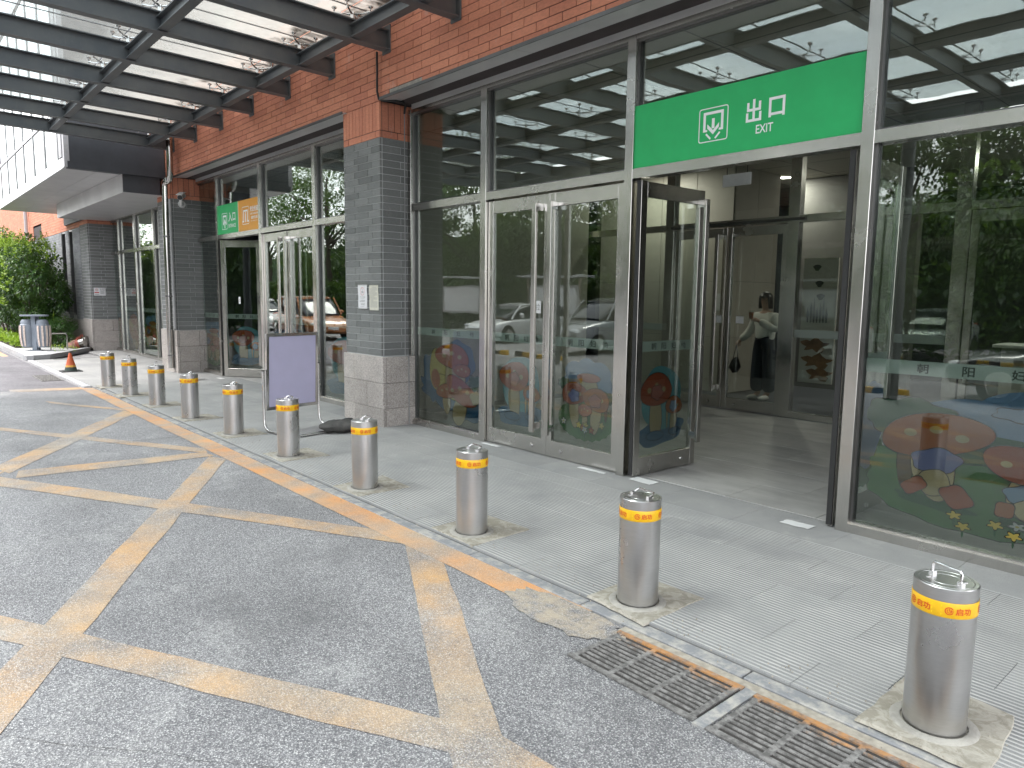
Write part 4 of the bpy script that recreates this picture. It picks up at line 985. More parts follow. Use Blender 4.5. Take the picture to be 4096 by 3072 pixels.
# last two handles stand up in the photo, as does the first; the others lie folded
proto = thing('steel_bollard', ords[0], 'bollard', (bx[0], by[0], ZP), 0, 'steel bollards along the kerb')
WL[proto.name] = Vector((0, 0, 0))
names_ = [('body', 'steel_bollard'), ('cap', 'steel_bollard'), ('handle', 'steel_shiny'), ('handle_lug', 'steel_shiny'), ('reflective_band', 'tape'), ('band_lettering', 'text_red'), ('band_highlight', 'tape2')]
pm_ = {}
for (n_, m_), g_ in zip(names_, B):
    for g1 in (g_ if isinstance(g_, list) else [g_]): pm_[n_] = put(n_, g1, m_, proto, local=True)
def rootz(x, y, off): return math.atan2(0 - y, 0 - x) + R(off)
offs = [24, 8, 6, 4, -14, 4, -8, 40, -12, 6]
for i in range(10):
    o = proto if i == 0 else copy_tree(proto)
    o.location = (bx[i], by[i], ZP); o['label'] = ords[i]
    o.rotation_euler.z = rootz(bx[i], by[i], offs[i])
    lean = [(-.2, .1), (.1, .2), (0, .1), (.3, -.1), (.1, .2), (-.2, 0), (.2, .2), (.1, 0), (.3, .1), (.2, 0)][i]
    o.rotation_euler.x = R(lean[0]); o.rotation_euler.y = R(lean[1])
    up = i in (0, 7, 8)
    for ch in o.children:
        if ch.name.startswith('handle') and not ch.name.startswith('handle_lug'):
            ang = -o.rotation_euler.z + (R(-22) if i == 0 else R(-32) if up else R(-8))
            ch.rotation_euler = (0, 0, ang)
            if not up:
                # folded over flat on the cap
                ch.rotation_euler = (R(-62), 0, ang); v = Vector((0, 0, .603)); 
                ch.location = v - (Matrix.Rotation(ang, 3, 'Z') @ Matrix.Rotation(R(-62), 3, 'X') @ v)
        if ch.name.startswith('handle_lug'): ch.rotation_euler = (0, 0, -o.rotation_euler.z + (R(-22) if i == 0 else R(-32) if up else R(-8)))

# ================================================================== STREET FURNITURE
# blank sign board on a bent tube stand
st = thing('sign_stand', 'blank lilac board in steel frame on a bent tube stand, weighted by dark sandbags', 'sign stand', (-8.3, 3.85, ZP))
P1, P2 = Vector((-8.47, 3.455, 0)), Vector((-8.60, 4.215, 0)); ax = (P2 - P1).normalized(); fw = Vector((ax.y, -ax.x, 0))
tilt = 0.045
def bp(u, z, d=0.0): v = P1 + ax * u + fw * (d + .012 + tilt * (z - .7)); return (v.x, v.y, z)
WB = (P2 - P1).length
mb = MB(); mb.add([bp(.05, .315, .013), bp(WB - .05, .315, .013), bp(WB - .05, 1.175, .013), bp(.05, 1.175, .013), bp(.05, .315, -.008), bp(WB - .05, .315, -.008), bp(WB - .05, 1.175, -.008), bp(.05, 1.175, -.008)], [(0, 1, 2, 3), (7, 6, 5, 4)])
put('board', mb, 'board', st)
def bar(u0, u1, z0, z1, name):
    mb = MB(); q = [bp(u0, z0, .02), bp(u1, z0, .02), bp(u1, z1, .02), bp(u0, z1, .02)]; q2 = [bp(u0, z0, -.014), bp(u1, z0, -.014), bp(u1, z1, -.014), bp(u0, z1, -.014)]
    mb.add(q + q2, [(0, 1, 2, 3), (7, 6, 5, 4), (0, 4, 5, 1), (1, 5, 6, 2), (2, 6, 7, 3), (3, 7, 4, 0)]); put(name, mb, 'steel_shiny', st)
bar(.018, WB - .018, .275, .314, 'frame_bar'); bar(.018, WB - .018, 1.176, 1.215, 'frame_bar'); bar(.018, .05, .3145, 1.1755, 'frame_bar'); bar(WB - .05, WB - .018, .3145, 1.1755, 'frame_bar')
for p, top in ((P1 - ax * .012, .76), (P2 + ax * .012, .81)):
    pts = [p + Vector((0, 0, top)), p + Vector((0, 0, .16)), p + fw * .012 + Vector((0, 0, .10)), p + fw * .05 + Vector((0, 0, .052)), p + fw * .11 + Vector((0, 0, .034)), p + fw * .60 + Vector((0, 0, .034))]
    mb = MB(); mb.tube(pts, .017, 10); put('leg', mb, 'steel_shiny', st)
    mb = MB(); mb.tube([p + Vector((0, 0, top)), p + Vector((0, 0, top + .012))], .019, 10); put('leg_cap', mb, 'rubber', st)
mb = MB(); mb.tube([P1 - ax * .012 + fw * .60 + Vector((0, 0, .034)), P2 + ax * .012 + fw * .60 + Vector((0, 0, .034))], .017, 10); put('cross_bar', mb, 'steel_shiny', st)
M['sandbag'] = simple('dusty_black_sandbag', (0.075, 0.072, 0.068), 0.85, var=0.4, vs=14, bump=0.5, bs=40)
M['sandbag2'] = simple('black_sandbag', (0.022, 0.023, 0.023), 0.7, var=0.3, vs=14, bump=0.5, bs=40)
def bag(c, rx, ry, rz_, rot, mat, label, seed):
    rs = random.Random(seed); mb = MB(); n, m = 28, 16; vs = []; fs = []
    for j in range(m + 1):
        a = math.pi * j / m
        for k in range(n):
            t = 2 * math.pi * k / n
            def se(v, p): return math.copysign(abs(v) ** p, v)
            x = rx * se(math.sin(a), .8) * se(math.cos(t), .55); y = ry * se(math.sin(a), .8) * se(math.sin(t), .65); z = rz_ * se(math.cos(a), .85)
            q = mnoise.noise(Vector((x * 9 + seed, y * 9, z * 14))) * .035 + mnoise.noise(Vector((x * 28, y * 22 + seed, z * 40))) * .012
            z = z * (1 - .45 * abs(x / rx) ** 3) + rz_ + q * .8; z = max(z, .002); x += q * .5; y += q * .7
            vs.append((c[0] + x * math.cos(rot) - y * math.sin(rot), c[1] + x * math.sin(rot) + y * math.cos(rot), c[2] + z))
    for j in range(m):
        for k in range(n): fs.append((j * n + k, (j + 1) * n + k, (j + 1) * n + (k + 1) % n, j * n + (k + 1) % n))
    mb.add(vs, fs, 0, True); return solo('sandbag', mb, mat, label, 'sandbag')
bag((-7.90, 4.17, ZP + .006), .27, .13, .072, R(62), 'sandbag', 'dusty grey sandbag in front, lying on the board stand foot', 3)
bag((-8.10, 4.30, ZP + .006), .22, .10, .06, R(75), 'sandbag2', 'darker black sandbag lying behind the dusty grey one', 8)

# traffic cone
t = thing('traffic_cone', 'dirty orange traffic cone with dark worn base on the far pale paving', 'traffic cone', (-17.55, 2.99, ZP))
M['cone'] = simple('faded_orange_cone', (0.50, 0.10, 0.035), 0.6, var=0.3, vs=9)
M['cone_y'] = simple('faded_yellow_band', (0.55, 0.30, 0.05), 0.6, var=0.3, vs=9); M['cone_d'] = simple('dark_green_band', (0.04, 0.06, 0.05), 0.7, var=0.3, vs=9)
c = (-17.55, 2.99, ZP)
def cr_(z): return .125 - .105 * z / .40
def band(name, a, b, mat): mb = MB(); mb.lathe([(cr_(a), a), (cr_(b), b)], c, 20); put(name, mb, mat, t)
mb = MB(); mb.bev(c[0] - .19, c[0] + .19, c[1] - .19, c[1] + .19, c[2], c[2] + .018, .006); put('base', mb, 'rubber', t)
band('dark_band', .018, .095, 'cone_d'); band('yellow_band', .095, .135, 'cone_y'); band('cone_body', .135, .39, 'cone'); mb = MB(); mb.lathe([(cr_(.39), .39), (.017, .41), (.0001, .411)], c, 16); put('tip', mb, 'rubber', t)

# litter bin with centre post and flat lid
t = thing('litter_bin', 'grey twin litter bin with peeling white slats under a flat lid', 'litter bin', (-23.0, 3.14, 0.10))
M['bin'] = simple('grey_bin_paint', (0.22, 0.25, 0.29), 0.5, var=0.15); M['slat'] = simple('peeling_white_wood', (0.62, 0.52, 0.46), 0.8, var=0.35, vs=30)
BX, BY, BZ = -23.0, 3.14, .10
d = Vector((.78, .62, 0)).normalized()      # row direction of the two barrels, across the view
d = Vector((0.62, 0.78, 0)).normalized(); n_ = Vector((d.y, -d.x, 0))
for s in (-1, 1):
    cc = Vector((BX, BY, BZ)) + d * (.20 * s)
    mb = MB(); mb.lathe([(.0001, .10), (.135, .10), (.165, .30), (.172, .55), (.165, .70), (.145, .72), (.145, .78), (.11, .84), (.0001, .85)], cc, 20); put('barrel', mb, 'bin', t)
    for k in range(7):
        a = R(-95 + 32 * k) + (math.atan2(d.y, d.x) if s > 0 else math.atan2(-d.y, -d.x))
        mb = MB()
        P = []
        for z, rr in ((.13, .150), (.35, .178), (.55, .180), (.68, .172)):
            for e in (-.12, .12): P.append((cc.x + rr * math.cos(a + e), cc.y + rr * math.sin(a + e), BZ + z))
            for e in (.12, -.12): P.append((cc.x + (rr + .014) * math.cos(a + e), cc.y + (rr + .014) * math.sin(a + e), BZ + z))
        fs = []
        for j in range(3):
            for k2 in range(4): fs.append((j * 4 + k2, j * 4 + (k2 + 1) % 4, (j + 1) * 4 + (k2 + 1) % 4, (j + 1) * 4 + k2))
        mb.add(P, fs + [(3, 2, 1, 0), (12, 13, 14, 15)]); put('slat', mb, 'slat', t)
mb = MB(); q = Vector((BX, BY, BZ)) + n_ * .05; e1, e2 = n_ * .02, d * .055
P = [q - e1 - e2, q + e1 - e2, q + e1 + e2, q - e1 + e2]; mb.prism([tuple(p) for p in P], (0, 0, .93)); put('post', mb, 'bin', t)
q = Vector((BX, BY, BZ)) - n_ * .1; P = [q - e1 - e2, q + e1 - e2, q + e1 + e2, q - e1 + e2]; mb = MB(); mb.prism([tuple(p) for p in P], (0, 0, .93)); put('post', mb, 'bin', t)
mb = MB(); P = []
for k in range(20):
    a = 2 * math.pi * k / 20; v = Vector((BX, BY, BZ + .93)) + d * .36 * math.cos(a) + n_ * .21 * math.sin(a); P.append(tuple(v))
mb.prism(P, (0, 0, .035)); put('lid', mb, 'bin', t)
mb = MB(); q = Vector((BX, BY, BZ)); mb.box(q.x - .10, q.x + .10, q.y - .16, q.y + .16, BZ, BZ + .025); mb.box(q.x - .04, q.x + .04, q.y - .05, q.y + .05, BZ + .025, BZ + .12); put('foot', mb, 'bin', t)
# hoop barrier
mb = MB(); mb.tube([(-22.95, 3.47, .10), (-22.95, 3.47, .50), (-22.95, 3.49, .545), (-22.95, 3.53, .56), (-22.95, 3.80, .56), (-22.95, 3.84, .545), (-22.95, 3.86, .50), (-22.95, 3.86, .10)], .02, 8)
solo('bike_hoop', mb, 'steel', 'low grey metal hoop rail beside the litter bin', 'rail')
# planter kerb, paving and soil
pl = thing('planter', 'raised planting bed edged by pale kerb stones at the far left', 'planting bed', (-27, 3.6, 0))
def kerb_run(p, q, n, w_=.15, h=.115):
    p, q = Vector((*p, 0)), Vector((*q, 0)); dd = (q - p) / n; nn = Vector((-dd.y, dd.x, 0)).normalized() * w_
    for k in range(n):
        a_ = p + dd * (k + .01); b_ = p + dd * (k + .99); mb = MB(); mb.prism([tuple(a_), tuple(b_), tuple(b_ + nn), tuple(a_ + nn)], (0, 0, h + random.uniform(-.003, .003))); put('kerb_block', mb, 'kerb_pale', pl)
kerb_run((-33.0, 2.66), (-21.05, 2.66), 14); kerb_run((-21.05, 2.66), (-21.3, 3.2), 1); kerb_run((-21.3, 3.2), (-23.45, 4.52), 4)
mb = MB(); mb.add([(-60, 2.72, .098), (-21.1, 2.72, .098), (-21.35, 3.25, .098), (-23.5, 4.6, .098), (-60, 4.6, .098)], [(0, 1, 2, 3, 4)]); put('soil', mb, 'soil', pl)
mb = MB(); mb.prism([(-24.2, 2.80, .095), (-21.25, 2.80, .095), (-21.5, 3.25, .095), (-23.0, 4.1, .095), (-24.2, 3.9, .095)], (0, 0, .012)); put('paved_corner', mb, 'kerb_pale', pl)
# red fire inlets
M['red_cap'] = simple('faded_red_cap', (0.36, 0.09, 0.06), 0.55, var=0.3, vs=14); M['red_cap2'] = simple('pale_worn_red_wrap', (0.42, 0.22, 0.18), 0.8, var=0.4, vs=22)
def inlet(c, az, mat, label):
    t = thing('fire_inlet', label, 'pipe inlet', tuple(c)); d_ = Vector((math.cos(R(az)), math.sin(R(az)), -.35)).normalized(); c = Vector(c)
    mb = MB(); mb.tube([c, c + d_ * .13], [.135, .135], 16); put('pipe_sleeve', mb, 'steel', t)
    mb = MB(); mb.tube([c + d_ * .13, c + d_ * .17, c + d_ * .21], [.155, .16, .15], 16); put('flange', mb, 'red_cap', t)
    mb = MB(); mb.tube([c + d_ * .21, c + d_ * .30, c + d_ * .40, c + d_ * .47, c + d_ * .50], [.15, .155, .14, .09, .02], 16); put('hose_cap', mb, mat, t)
    mb = MB(); mb.tube([c + d_ * .15 + Vector((0, 0, .15)), c + d_ * .15 + Vector((0, 0, .20)), c + d_ * .2 + Vector((0, 0, .21)), c + d_ * .24 + Vector((0, 0, .15))], .015, 6); put('ring_handle', mb, 'red_cap', t)
inlet((-23.95, 4.55, .30), -128, 'red_cap', 'smooth red fire inlet cap behind, by the far granite base')
inlet((-23.55, 4.40, .26), -120, 'red_cap2', 'pale worn red fire inlet cap in front, by the far granite base')

# posters taped to the notice pillar
def sheet(name, x0, x1, z0, z1, y, mat, label, parent_lift=.003):
    mb = MB(); n = 8; A = []; 
    for k in range(n + 1):
        for j in range(5):
            u, v = j / 4, k / n; A.append((x0 + (x1 - x0) * u + .004 * math.sin(v * 5), y - .004 - .004 * abs(math.sin(v * 6 + u * 3)), z0 + (z1 - z0) * v))
    mb.add(A, [(k * 5 + j, k * 5 + j + 1, (k + 1) * 5 + j + 1, (k + 1) * 5 + j) for k in range(n) for j in range(4)], 0, True)
    return solo(name, mb, mat, label, 'notice')
YP = 4.782
s1 = sheet('no_smoking_notice', -8.522, -8.288, 1.512, 1.822, YP, 'paper', 'white paper no smoking notice with red ringed cigarette, taped on the pillar')
fn = sfn(YP - .0095)
mb = MB(); ring2(mb, -8.405, 1.738, .050, .052, .004, fn); put('red_ring', mb, 'red_ink', s1)
mb = MB(); rect(mb, -8.432, -8.378, 1.729, 1.737, fn); rect(mb, -8.428, -8.376, 1.716, 1.724, fn); rrect2(mb, -8.518, -8.292, 1.520, 1.815, .004, .0015, fn)
poly2(mb, [(-8.418, 1.775), (-8.412, 1.775), (-8.392, 1.742), (-8.398, 1.742)], fn)
text_on(mb, '禁止吸烟', -8.475, -8.335, 1.655, 1.672, fn); text_on(mb, 'NO SMOKING', -8.455, -8.355, 1.638, 1.646, fn); rect(mb, -8.47, -8.455, 1.60, 1.615, fn)
for k, z in enumerate((1.615, 1.602, 1.573, 1.560)): rect(mb, -8.445, -8.34 - .01 * (k % 2), z, z + .005, fn)
rect(mb, -8.46, -8.36, 1.538, 1.541, fn); put('notice_print', mb, 'ink_grey', s1)
s2 = sheet('printed_notice', -8.231, -8.008, 1.497, 1.817, YP, 'paper_old', 'cream paper notice full of small text, taped beside the no smoking notice')
mb = MB(); rs = random.Random(4)
for k in range(26):
    z = 1.79 - k * .0102; rect(mb, -8.205 + (.03 if k in (0, 1) else 0), -8.03 - (0.02 if k < 2 else rs.choice([0, 0, 0, .05, .09])), z, z + .0028, fn)
put('notice_print', mb, 'ink_grey', s2)
a = N('clear_tape'); tr = a.n('ShaderNodeBsdfTransparent'); gl = a.n('ShaderNodeBsdfGlossy'); gl.inputs['Roughness'].default_value = .2; m_ = a.n('ShaderNodeMixShader'); m_.inputs[0].default_value = .14; a.t.links.new(tr.outputs[0], m_.inputs[1]); a.t.links.new(gl.outputs[0], m_.inputs[2]); M['clear_tape'] = a.done(m_.outputs[0])
for x0, x1, z0, z1, s_ in ((-8.60, -8.25, 1.81, 1.85, s1), (-8.24, -7.97, 1.80, 1.84, s2), (-8.24, -7.98, 1.47, 1.505, s2), (-8.50, -8.26, 1.49, 1.52, s1)):
    mb = MB(); rect(mb, x0, x1, z0, z1, sfn(YP - .010)); put('clear_tape', mb, 'clear_tape', s_)
# plaque on far pillar
mb = MB(); mb.box(-23.548, -23.538, 4.70, 4.995, 1.592, 1.815); pq = solo('no_smoking_plaque', mb, 'paper', 'white and red no smoking plaque on the far pillar side', 'sign')
fx = lambda y, z: (-23.537, y, z)
mb = MB(); ring2(mb, 4.77, 1.755, .035, .038, .008, fx); rect(mb, 4.71, 4.83, 1.665, 1.692, fx); put('red_print', mb, 'red_ink', pq)
mb = MB(); rect(mb, 4.75, 4.79, 1.75, 1.76, fx); text_on(mb, '禁止吸烟', 4.86, 4.975, 1.73, 1.80, fx); [rect(mb, 4.86, 4.97, 1.71 - .022 * k, 1.717 - .022 * k, fx) for k in range(4)]; rect(mb, 4.715, 4.83, 1.62, 1.628, fx); put('dark_print', mb, 'ink', pq)
# security camera on drainpipe pillar
t = thing('security_camera', 'white bullet security camera on the pillar by the entrance windows', 'security camera', (-16.0, 4.9, 3.5))
mb = MB(); mb.tube([(-16.02, 4.90, 3.52), (-15.995, 4.90, 3.52)], [.075, .07], 14); put('wall_plate', mb, 'white', t)
mb = MB(); mb.tube([(-15.995, 4.90, 3.52), (-15.92, 4.87, 3.50), (-15.84, 4.83, 3.54), (-15.82, 4.82, 3.60)], [.03, .032, .028, .026], 10); put('bracket', mb, 'white', t)
dc = Vector((.80, -.52, -.30)).normalized(); c0 = Vector((-15.90, 4.88, 3.675)); up_ = Vector((0, 0, 1))
mb = MB(); mb.tube([c0 - dc * .06, c0 + dc * .17], .055, 14); put('camera_body', mb, 'white', t); mb = MB(); mb.tube([c0 + dc * .172, c0 + dc * .182], .048, 14); put('lens', mb, 'black', t)
r3 = dc.cross(up_).normalized(); u3 = r3.cross(dc).normalized()
mb = MB(); q0 = c0 - dc * .08 + u3 * .058; mb.prism([tuple(q0 - r3 * .06), tuple(q0 + r3 * .06), tuple(q0 + r3 * .06 + dc * .31), tuple(q0 - r3 * .06 + dc * .31)], tuple(u3 * .010)); put('sun_shield', mb, 'white', t)
# drainpipe
t = thing('drainpipe', 'polished steel drainpipe on the front of the middle pillar', 'drainpipe', (-16.15, 4.6, .1))
M['pipe'] = mk_steel('pipe_steel', (0.5, 0.49, 0.47), 0.12)
mb = MB(); mb.tube([(-15.74, 4.62, 4.80), (-15.76, 4.62, 4.04), (-15.80, 4.62, 3.98), (-15.86, 4.62, 3.95), (-15.96, 4.60, 3.93)], .062, 14); put('upper_pipe', mb, 'pipe', t)
mb = MB(); mb.tube([(-15.94, 4.60, 3.955), (-16.03, 4.60, 3.925), (-16.08, 4.60, 3.87), (-16.13, 4.60, 3.0), (-16.17, 4.60, .11)], .060, 14); put('lower_pipe', mb, 'pipe', t)
mb = MB(); mb.tube([(-15.90, 4.61, 3.90), (-15.90, 4.61, 4.0)], .07, 12); put('elbow_collar', mb, 'pipe', t)
for z in (2.85, 1.62, .38):
    xx = -16.13 - .04 * (3 - z) / 3
    mb = MB(); mb.lathe([(.064, -.015), (.067, -.013), (.067, .013), (.064, .015)], (xx, 4.60, z), 14); mb.tube([(xx + .06, 4.60, z), (xx + .12, 4.62, z)], .012, 6); mb.box(xx - .02, xx + .02, 4.64, 4.70, z - .012, z + .012); put('pipe_clamp', mb, 'steel_dark', t)
mb = MB(); mb.tube([(-15.985, 4.66, 3.6), (-15.985, 4.66, .95)], .03, 8); solo('conduit', mb, 'ink_grey', 'thin grey conduit on the corner of the drainpipe pillar', 'pipe')
# cables
mb = MB(); mb.tube([(-7.93, 4.74, 4.60), (-7.935, 4.745, 4.35), (-7.95, 4.75, 4.15), (-7.93, 4.76, 4.06), (-7.87, 4.80, 4.03), (-7.80, 4.92, 4.04), (-7.83, 5.05, 4.05), (-7.90, 5.12, 4.03), (-7.935, 5.13, 3.95)], .014, 7)
solo('black_cable', mb, 'rubber', 'thick black cable hanging down the brick corner above the notice pillar', 'cable')
mb = MB(); mb.tube([(-7.935, 5.13, 3.98), (-7.935, 5.13, 2.0), (-7.945, 5.13, .93), (-7.86, 5.13, .90), (-7.855, 5.13, .03)], .007, 6); solo('grey_cable', mb, 'ink_grey', 'thin grey cable running down the side of the notice pillar', 'cable')

# ================================================================== INTERIOR
ZI = ZP
vf = MB(); vf.box(-24.6, 1.2, FY + .16, 9.70, -.1, .004); vfo = structure('vestibule_floor', vf, 'bed')
vt = MB(); vt.bev(-.4, .4, -.3, .3, -.02, 0, .002); vtm = vt.mesh('floor_tile', 'vtile')
y = FY + .17; ri = 0
tiles = []
while y < 9.65:
    x = -8.9 + (.4 if ri % 2 else 0)
    while x < 1.0: tiles.append((x, y)); x += .8
    y += .6; ri += 1
for x, y in tiles:
    inst('floor_tile', vtm, vfo, (x + .4, min(y + .3, 9.4), ZI - .002 + random.uniform(-.0008, .0008)), (.996, .994, 1))
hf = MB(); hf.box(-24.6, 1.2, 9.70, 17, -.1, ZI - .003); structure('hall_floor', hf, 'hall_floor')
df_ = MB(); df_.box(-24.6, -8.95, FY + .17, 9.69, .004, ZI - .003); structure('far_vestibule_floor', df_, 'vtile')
cl_ = MB(); cl_.box(-24.8, 1.4, FY + .14, 17.2, 4.02, 4.2); ceil = structure('ceiling', cl_, 'ceiling')
jm = MB()
for k in range(20): x = -22 + 1.2 * k; jm.box(x, x + .008, FY + .2, 17, 4.016, 4.0195)
for k in range(9): y = FY + .9 + 1.2 * k; jm.box(-24, 1.2, y, y + .008, 4.0165, 4.0193)
put('ceiling_joint', jm, 'bed', ceil)
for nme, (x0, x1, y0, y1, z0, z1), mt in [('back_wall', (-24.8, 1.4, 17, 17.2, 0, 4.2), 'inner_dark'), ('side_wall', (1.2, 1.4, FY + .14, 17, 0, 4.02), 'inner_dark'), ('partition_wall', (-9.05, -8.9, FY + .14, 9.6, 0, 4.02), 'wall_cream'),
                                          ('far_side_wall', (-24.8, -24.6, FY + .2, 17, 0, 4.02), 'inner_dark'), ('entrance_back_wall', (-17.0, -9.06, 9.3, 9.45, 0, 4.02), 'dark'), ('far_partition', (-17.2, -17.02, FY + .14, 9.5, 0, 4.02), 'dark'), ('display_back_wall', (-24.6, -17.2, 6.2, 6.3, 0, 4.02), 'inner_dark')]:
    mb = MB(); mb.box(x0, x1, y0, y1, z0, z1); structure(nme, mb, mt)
mb = MB(); mb.bev(-12.8, -11.9, 9.24, 9.30, .01, 2.2, .004); solo('dark_cabinet_door', mb, 'inner_dark', 'dark door in the back wall of the entrance lobby', 'door')
# cream tiled block in the hall
blk = thing('tiled_wall_block', 'cream tiled wall block seen through the inner glass doors', 'wall', (-8.6, 12, 0))
mb = MB(); mb.box(-10.2, -7.12, 11.4, 12.9, 0, 4.01); put('wall_core', mb, 'bed', blk)
for ky in range(2):
    for kz in range(4):
        mb = MB(); mb.bev(-7.118, -7.10, 11.4 + ky * .75 + .003, 11.4 + ky * .75 + .747, .02 + kz * 1.0, .02 + kz * 1.0 + .994, .003); put('wall_tile', mb, 'wall_cream', blk)
for kx in range(4):
    for kz in range(4):
        mb = MB(); mb.bev(-10.2 + kx * .77 + .003, -10.2 + kx * .77 + .767, 11.38, 11.398, .02 + kz * 1.0, .02 + kz * 1.0 + .994, .003); put('wall_tile', mb, 'wall_cream', blk)
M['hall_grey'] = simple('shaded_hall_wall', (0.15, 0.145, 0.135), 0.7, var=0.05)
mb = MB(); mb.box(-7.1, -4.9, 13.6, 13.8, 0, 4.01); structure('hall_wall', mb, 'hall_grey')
# inner door row
YI = 9.73
it = thing('inner_glazed_screen', 'second row of steel framed glass screens inside the lobby', 'glazed screen', (-4, YI, 0))
posts = [-9.3 + .0, -7.24, -5.13, -3.02, -0.95, 1.0]
for p in posts: mb = MB(); mb.bev(p - .08, p + .08, YI, YI + .13, .01, 4.015, .003); put('mullion', mb, 'steel', it)
for k, (a_, b_) in enumerate(zip(posts[:-1], posts[1:])):
    a_ += .08; b_ -= .08
    mb = MB(); mb.box(a_, b_, YI + .004, YI + .126, 2.775, 2.875); put('transom', mb, 'steel', it)
    mb = MB(); mb.box(a_, b_, YI + .06, YI + .068, 2.875, 4.012); put('upper_pane', mb, 'glass_in', it)
    if k in (0, 2, 4):
        mid = a_ + .46
        mb = MB(); mb.box(a_, b_, YI + .004, YI + .126, .012, .10); put('sill', mb, 'steel', it)
        mb = MB(); mb.box(a_, b_, YI + .06, YI + .068, .10, 2.775); pn = put('lower_pane', mb, 'glass_in', it)
        mb = MB(); rect(mb, a_, b_, 1.17, 1.28, lambda x, z: (x, YI + .055, z)); put('frosted_stripe', mb, 'frost', pn)
mb = MB(); mb.box(-7.2, -4.95, YI - .03, YI - .005, 2.80, 2.84); put('door_track', mb, 'steel_dark', it)
def inner_leaf(x, side, label, width=.96):
    tt = door_leaf(width, side, label, (x, YI + .065, 0), 0, H=2.77, prints=False, handle=True)
    X = lambda a, b: (min(side * a, side * b), max(side * a, side * b))
    return tt
inner_leaf(-7.155, 1, 'closed inner lobby door, left leaf by the cream wall'); inner_leaf(-5.215, -1, 'closed inner lobby door with the woman behind it')
inner_leaf(-2.935, 1, 'closed inner lobby door, left leaf at the right side'); inner_leaf(-1.035, -1, 'closed inner lobby door, right leaf at the right side')
for x0, z0, lb in ((-6.36, 1.335, 'left'), (-5.98, 1.335, 'right')):
    mb = MB(); mb.box(x0, x0 + .13, YI + .03, YI + .034, z0, z0 + .11); solo('door_sticker', mb, 'paper', 'small white square sticker on the %s inner lobby door' % lb, 'sticker')
# hanging sign, downlights
t = thing('hanging_sign', 'blank white exit sign hanging on rods from the lobby ceiling', 'hanging sign', (-4.67, 7.5, 2.98))
mb = MB(); mb.bev(-4.85, -4.49, 7.49, 7.515, 2.985, 3.12, .003); put('sign_plate', mb, 'paper', t)
for x in (-4.80, -4.54): mb = MB(); mb.tube([(x, 7.5, 3.12), (x, 7.5, 4.02)], .005, 6); put('rod', mb, 'black', t)
for k, (x, y, on) in enumerate([(-7.17, 13.2, True), (-3.62, 9.08, False), (-6.5, 6.97, False), (-9.6, 8.4, False), (-3.0, 12.4, True), (-1.6, 13.6, True), (-8.6, 10.6, True), (-14.5, 7.2, False)]):  # lit lamps after the first are added to brighten the hall
    t = thing('downlight', '%s round ceiling downlight, %s' % ('lit' if on else 'unlit', ['over the woman in the hall', 'in the lobby ceiling right of the exit sign', 'in the lobby ceiling above the closed doors', 'in the lobby ceiling by the notice pillar', 'added deep in the hall at the right to brighten it', 'added deepest in the hall at the right to brighten it', 'added in the hall behind the closed doors to brighten it', 'in the entrance lobby ceiling'][k]), 'ceiling light', (x, y, 4.0))
    mb = MB(); mb.lathe([(.10, 4.0195), (.135, 4.012), (.14, 4.0195)], (x, y, 0), 24); put('trim_ring', mb, 'white', t)
    mb = MB(); mb.lathe([(.0001, 4.0165), (.099, 4.0165)], (x, y, 0), 24); put('lens', mb, 'lamp' if on else 'ceiling', t)
    if on:
        ld = bpy.data.lights.new('downlight_lamp', 'AREA'); ld.shape = 'DISK'; ld.size = .18; ld.energy = 11; ld.color = (1, .94, .84); lo = bpy.data.objects.new('downlight_lamp', ld); COL.objects.link(lo); lo.location = (0, 0, .008); lo.parent = t
# poster panels with sea plants
t = thing('sea_life_panel', 'tall cream panel printed with sea plants and fish in the hall', 'wall panel', (-5.38, 11.05, .5))
mb = MB(); mb.bev(-5.60, -5.05, 11.03, 11.07, .40, 2.35, .004); put('panel', mb, 'wall_cream', t)
fn = sfn(11.027); mb = MB(); rs = random.Random(5)
for k in range(7):
    x = -5.50 + .05 * k
    poly2(mb, [(x, 1.35), (x + .02, 1.35), (x + .03, 1.48), (x + .005, 1.6 + .08 * (k % 3)), (x - .01, 1.47)], fn)
for cx, cz in ((-5.38, 2.2), (-5.33, 1.95), (-5.30, 1.75)):
    P = [(cx + .06 * math.cos(a) * (1 + .3 * math.sin(3 * a)), cz + .05 * math.sin(a)) for a in [2 * math.pi * j / 14 for j in range(14)]]; poly2(mb, P, fn)
put('sea_print', mb, 'ink', t)
mb = MB()
for cx, cz, rx in ((-5.35, 1.0, .2), (-5.3, .75, .22), (-5.25, .55, .18)):
    P = [(cx + rx * math.cos(a) * (1 + .3 * math.sin(5 * a)), cz + .10 * math.sin(a) * (1 + .35 * math.sin(5 * a + 1))) for a in [2 * math.pi * j / 18 for j in range(18)]]; poly2(mb, P, fn, 0)
    fn = sfn(fn(0, 0)[1] - .001)
M['coral'] = simple('muted_coral_print', (0.22, 0.12, 0.06), 0.7, var=0.5, vs=9)
put('coral_print', mb, 'coral', t)
for x0, z0 in ((-7.44, 1.50), (-7.28, 1.46)):
    mb = MB(); mb.box(x0, x0 + .14, 11.37, 11.374, z0, z0 + .3); solo('wall_notice', mb, 'paper', '%s pale notice sheet on the cream hall wall' % ('left' if x0 < -7.4 else 'right'), 'notice')
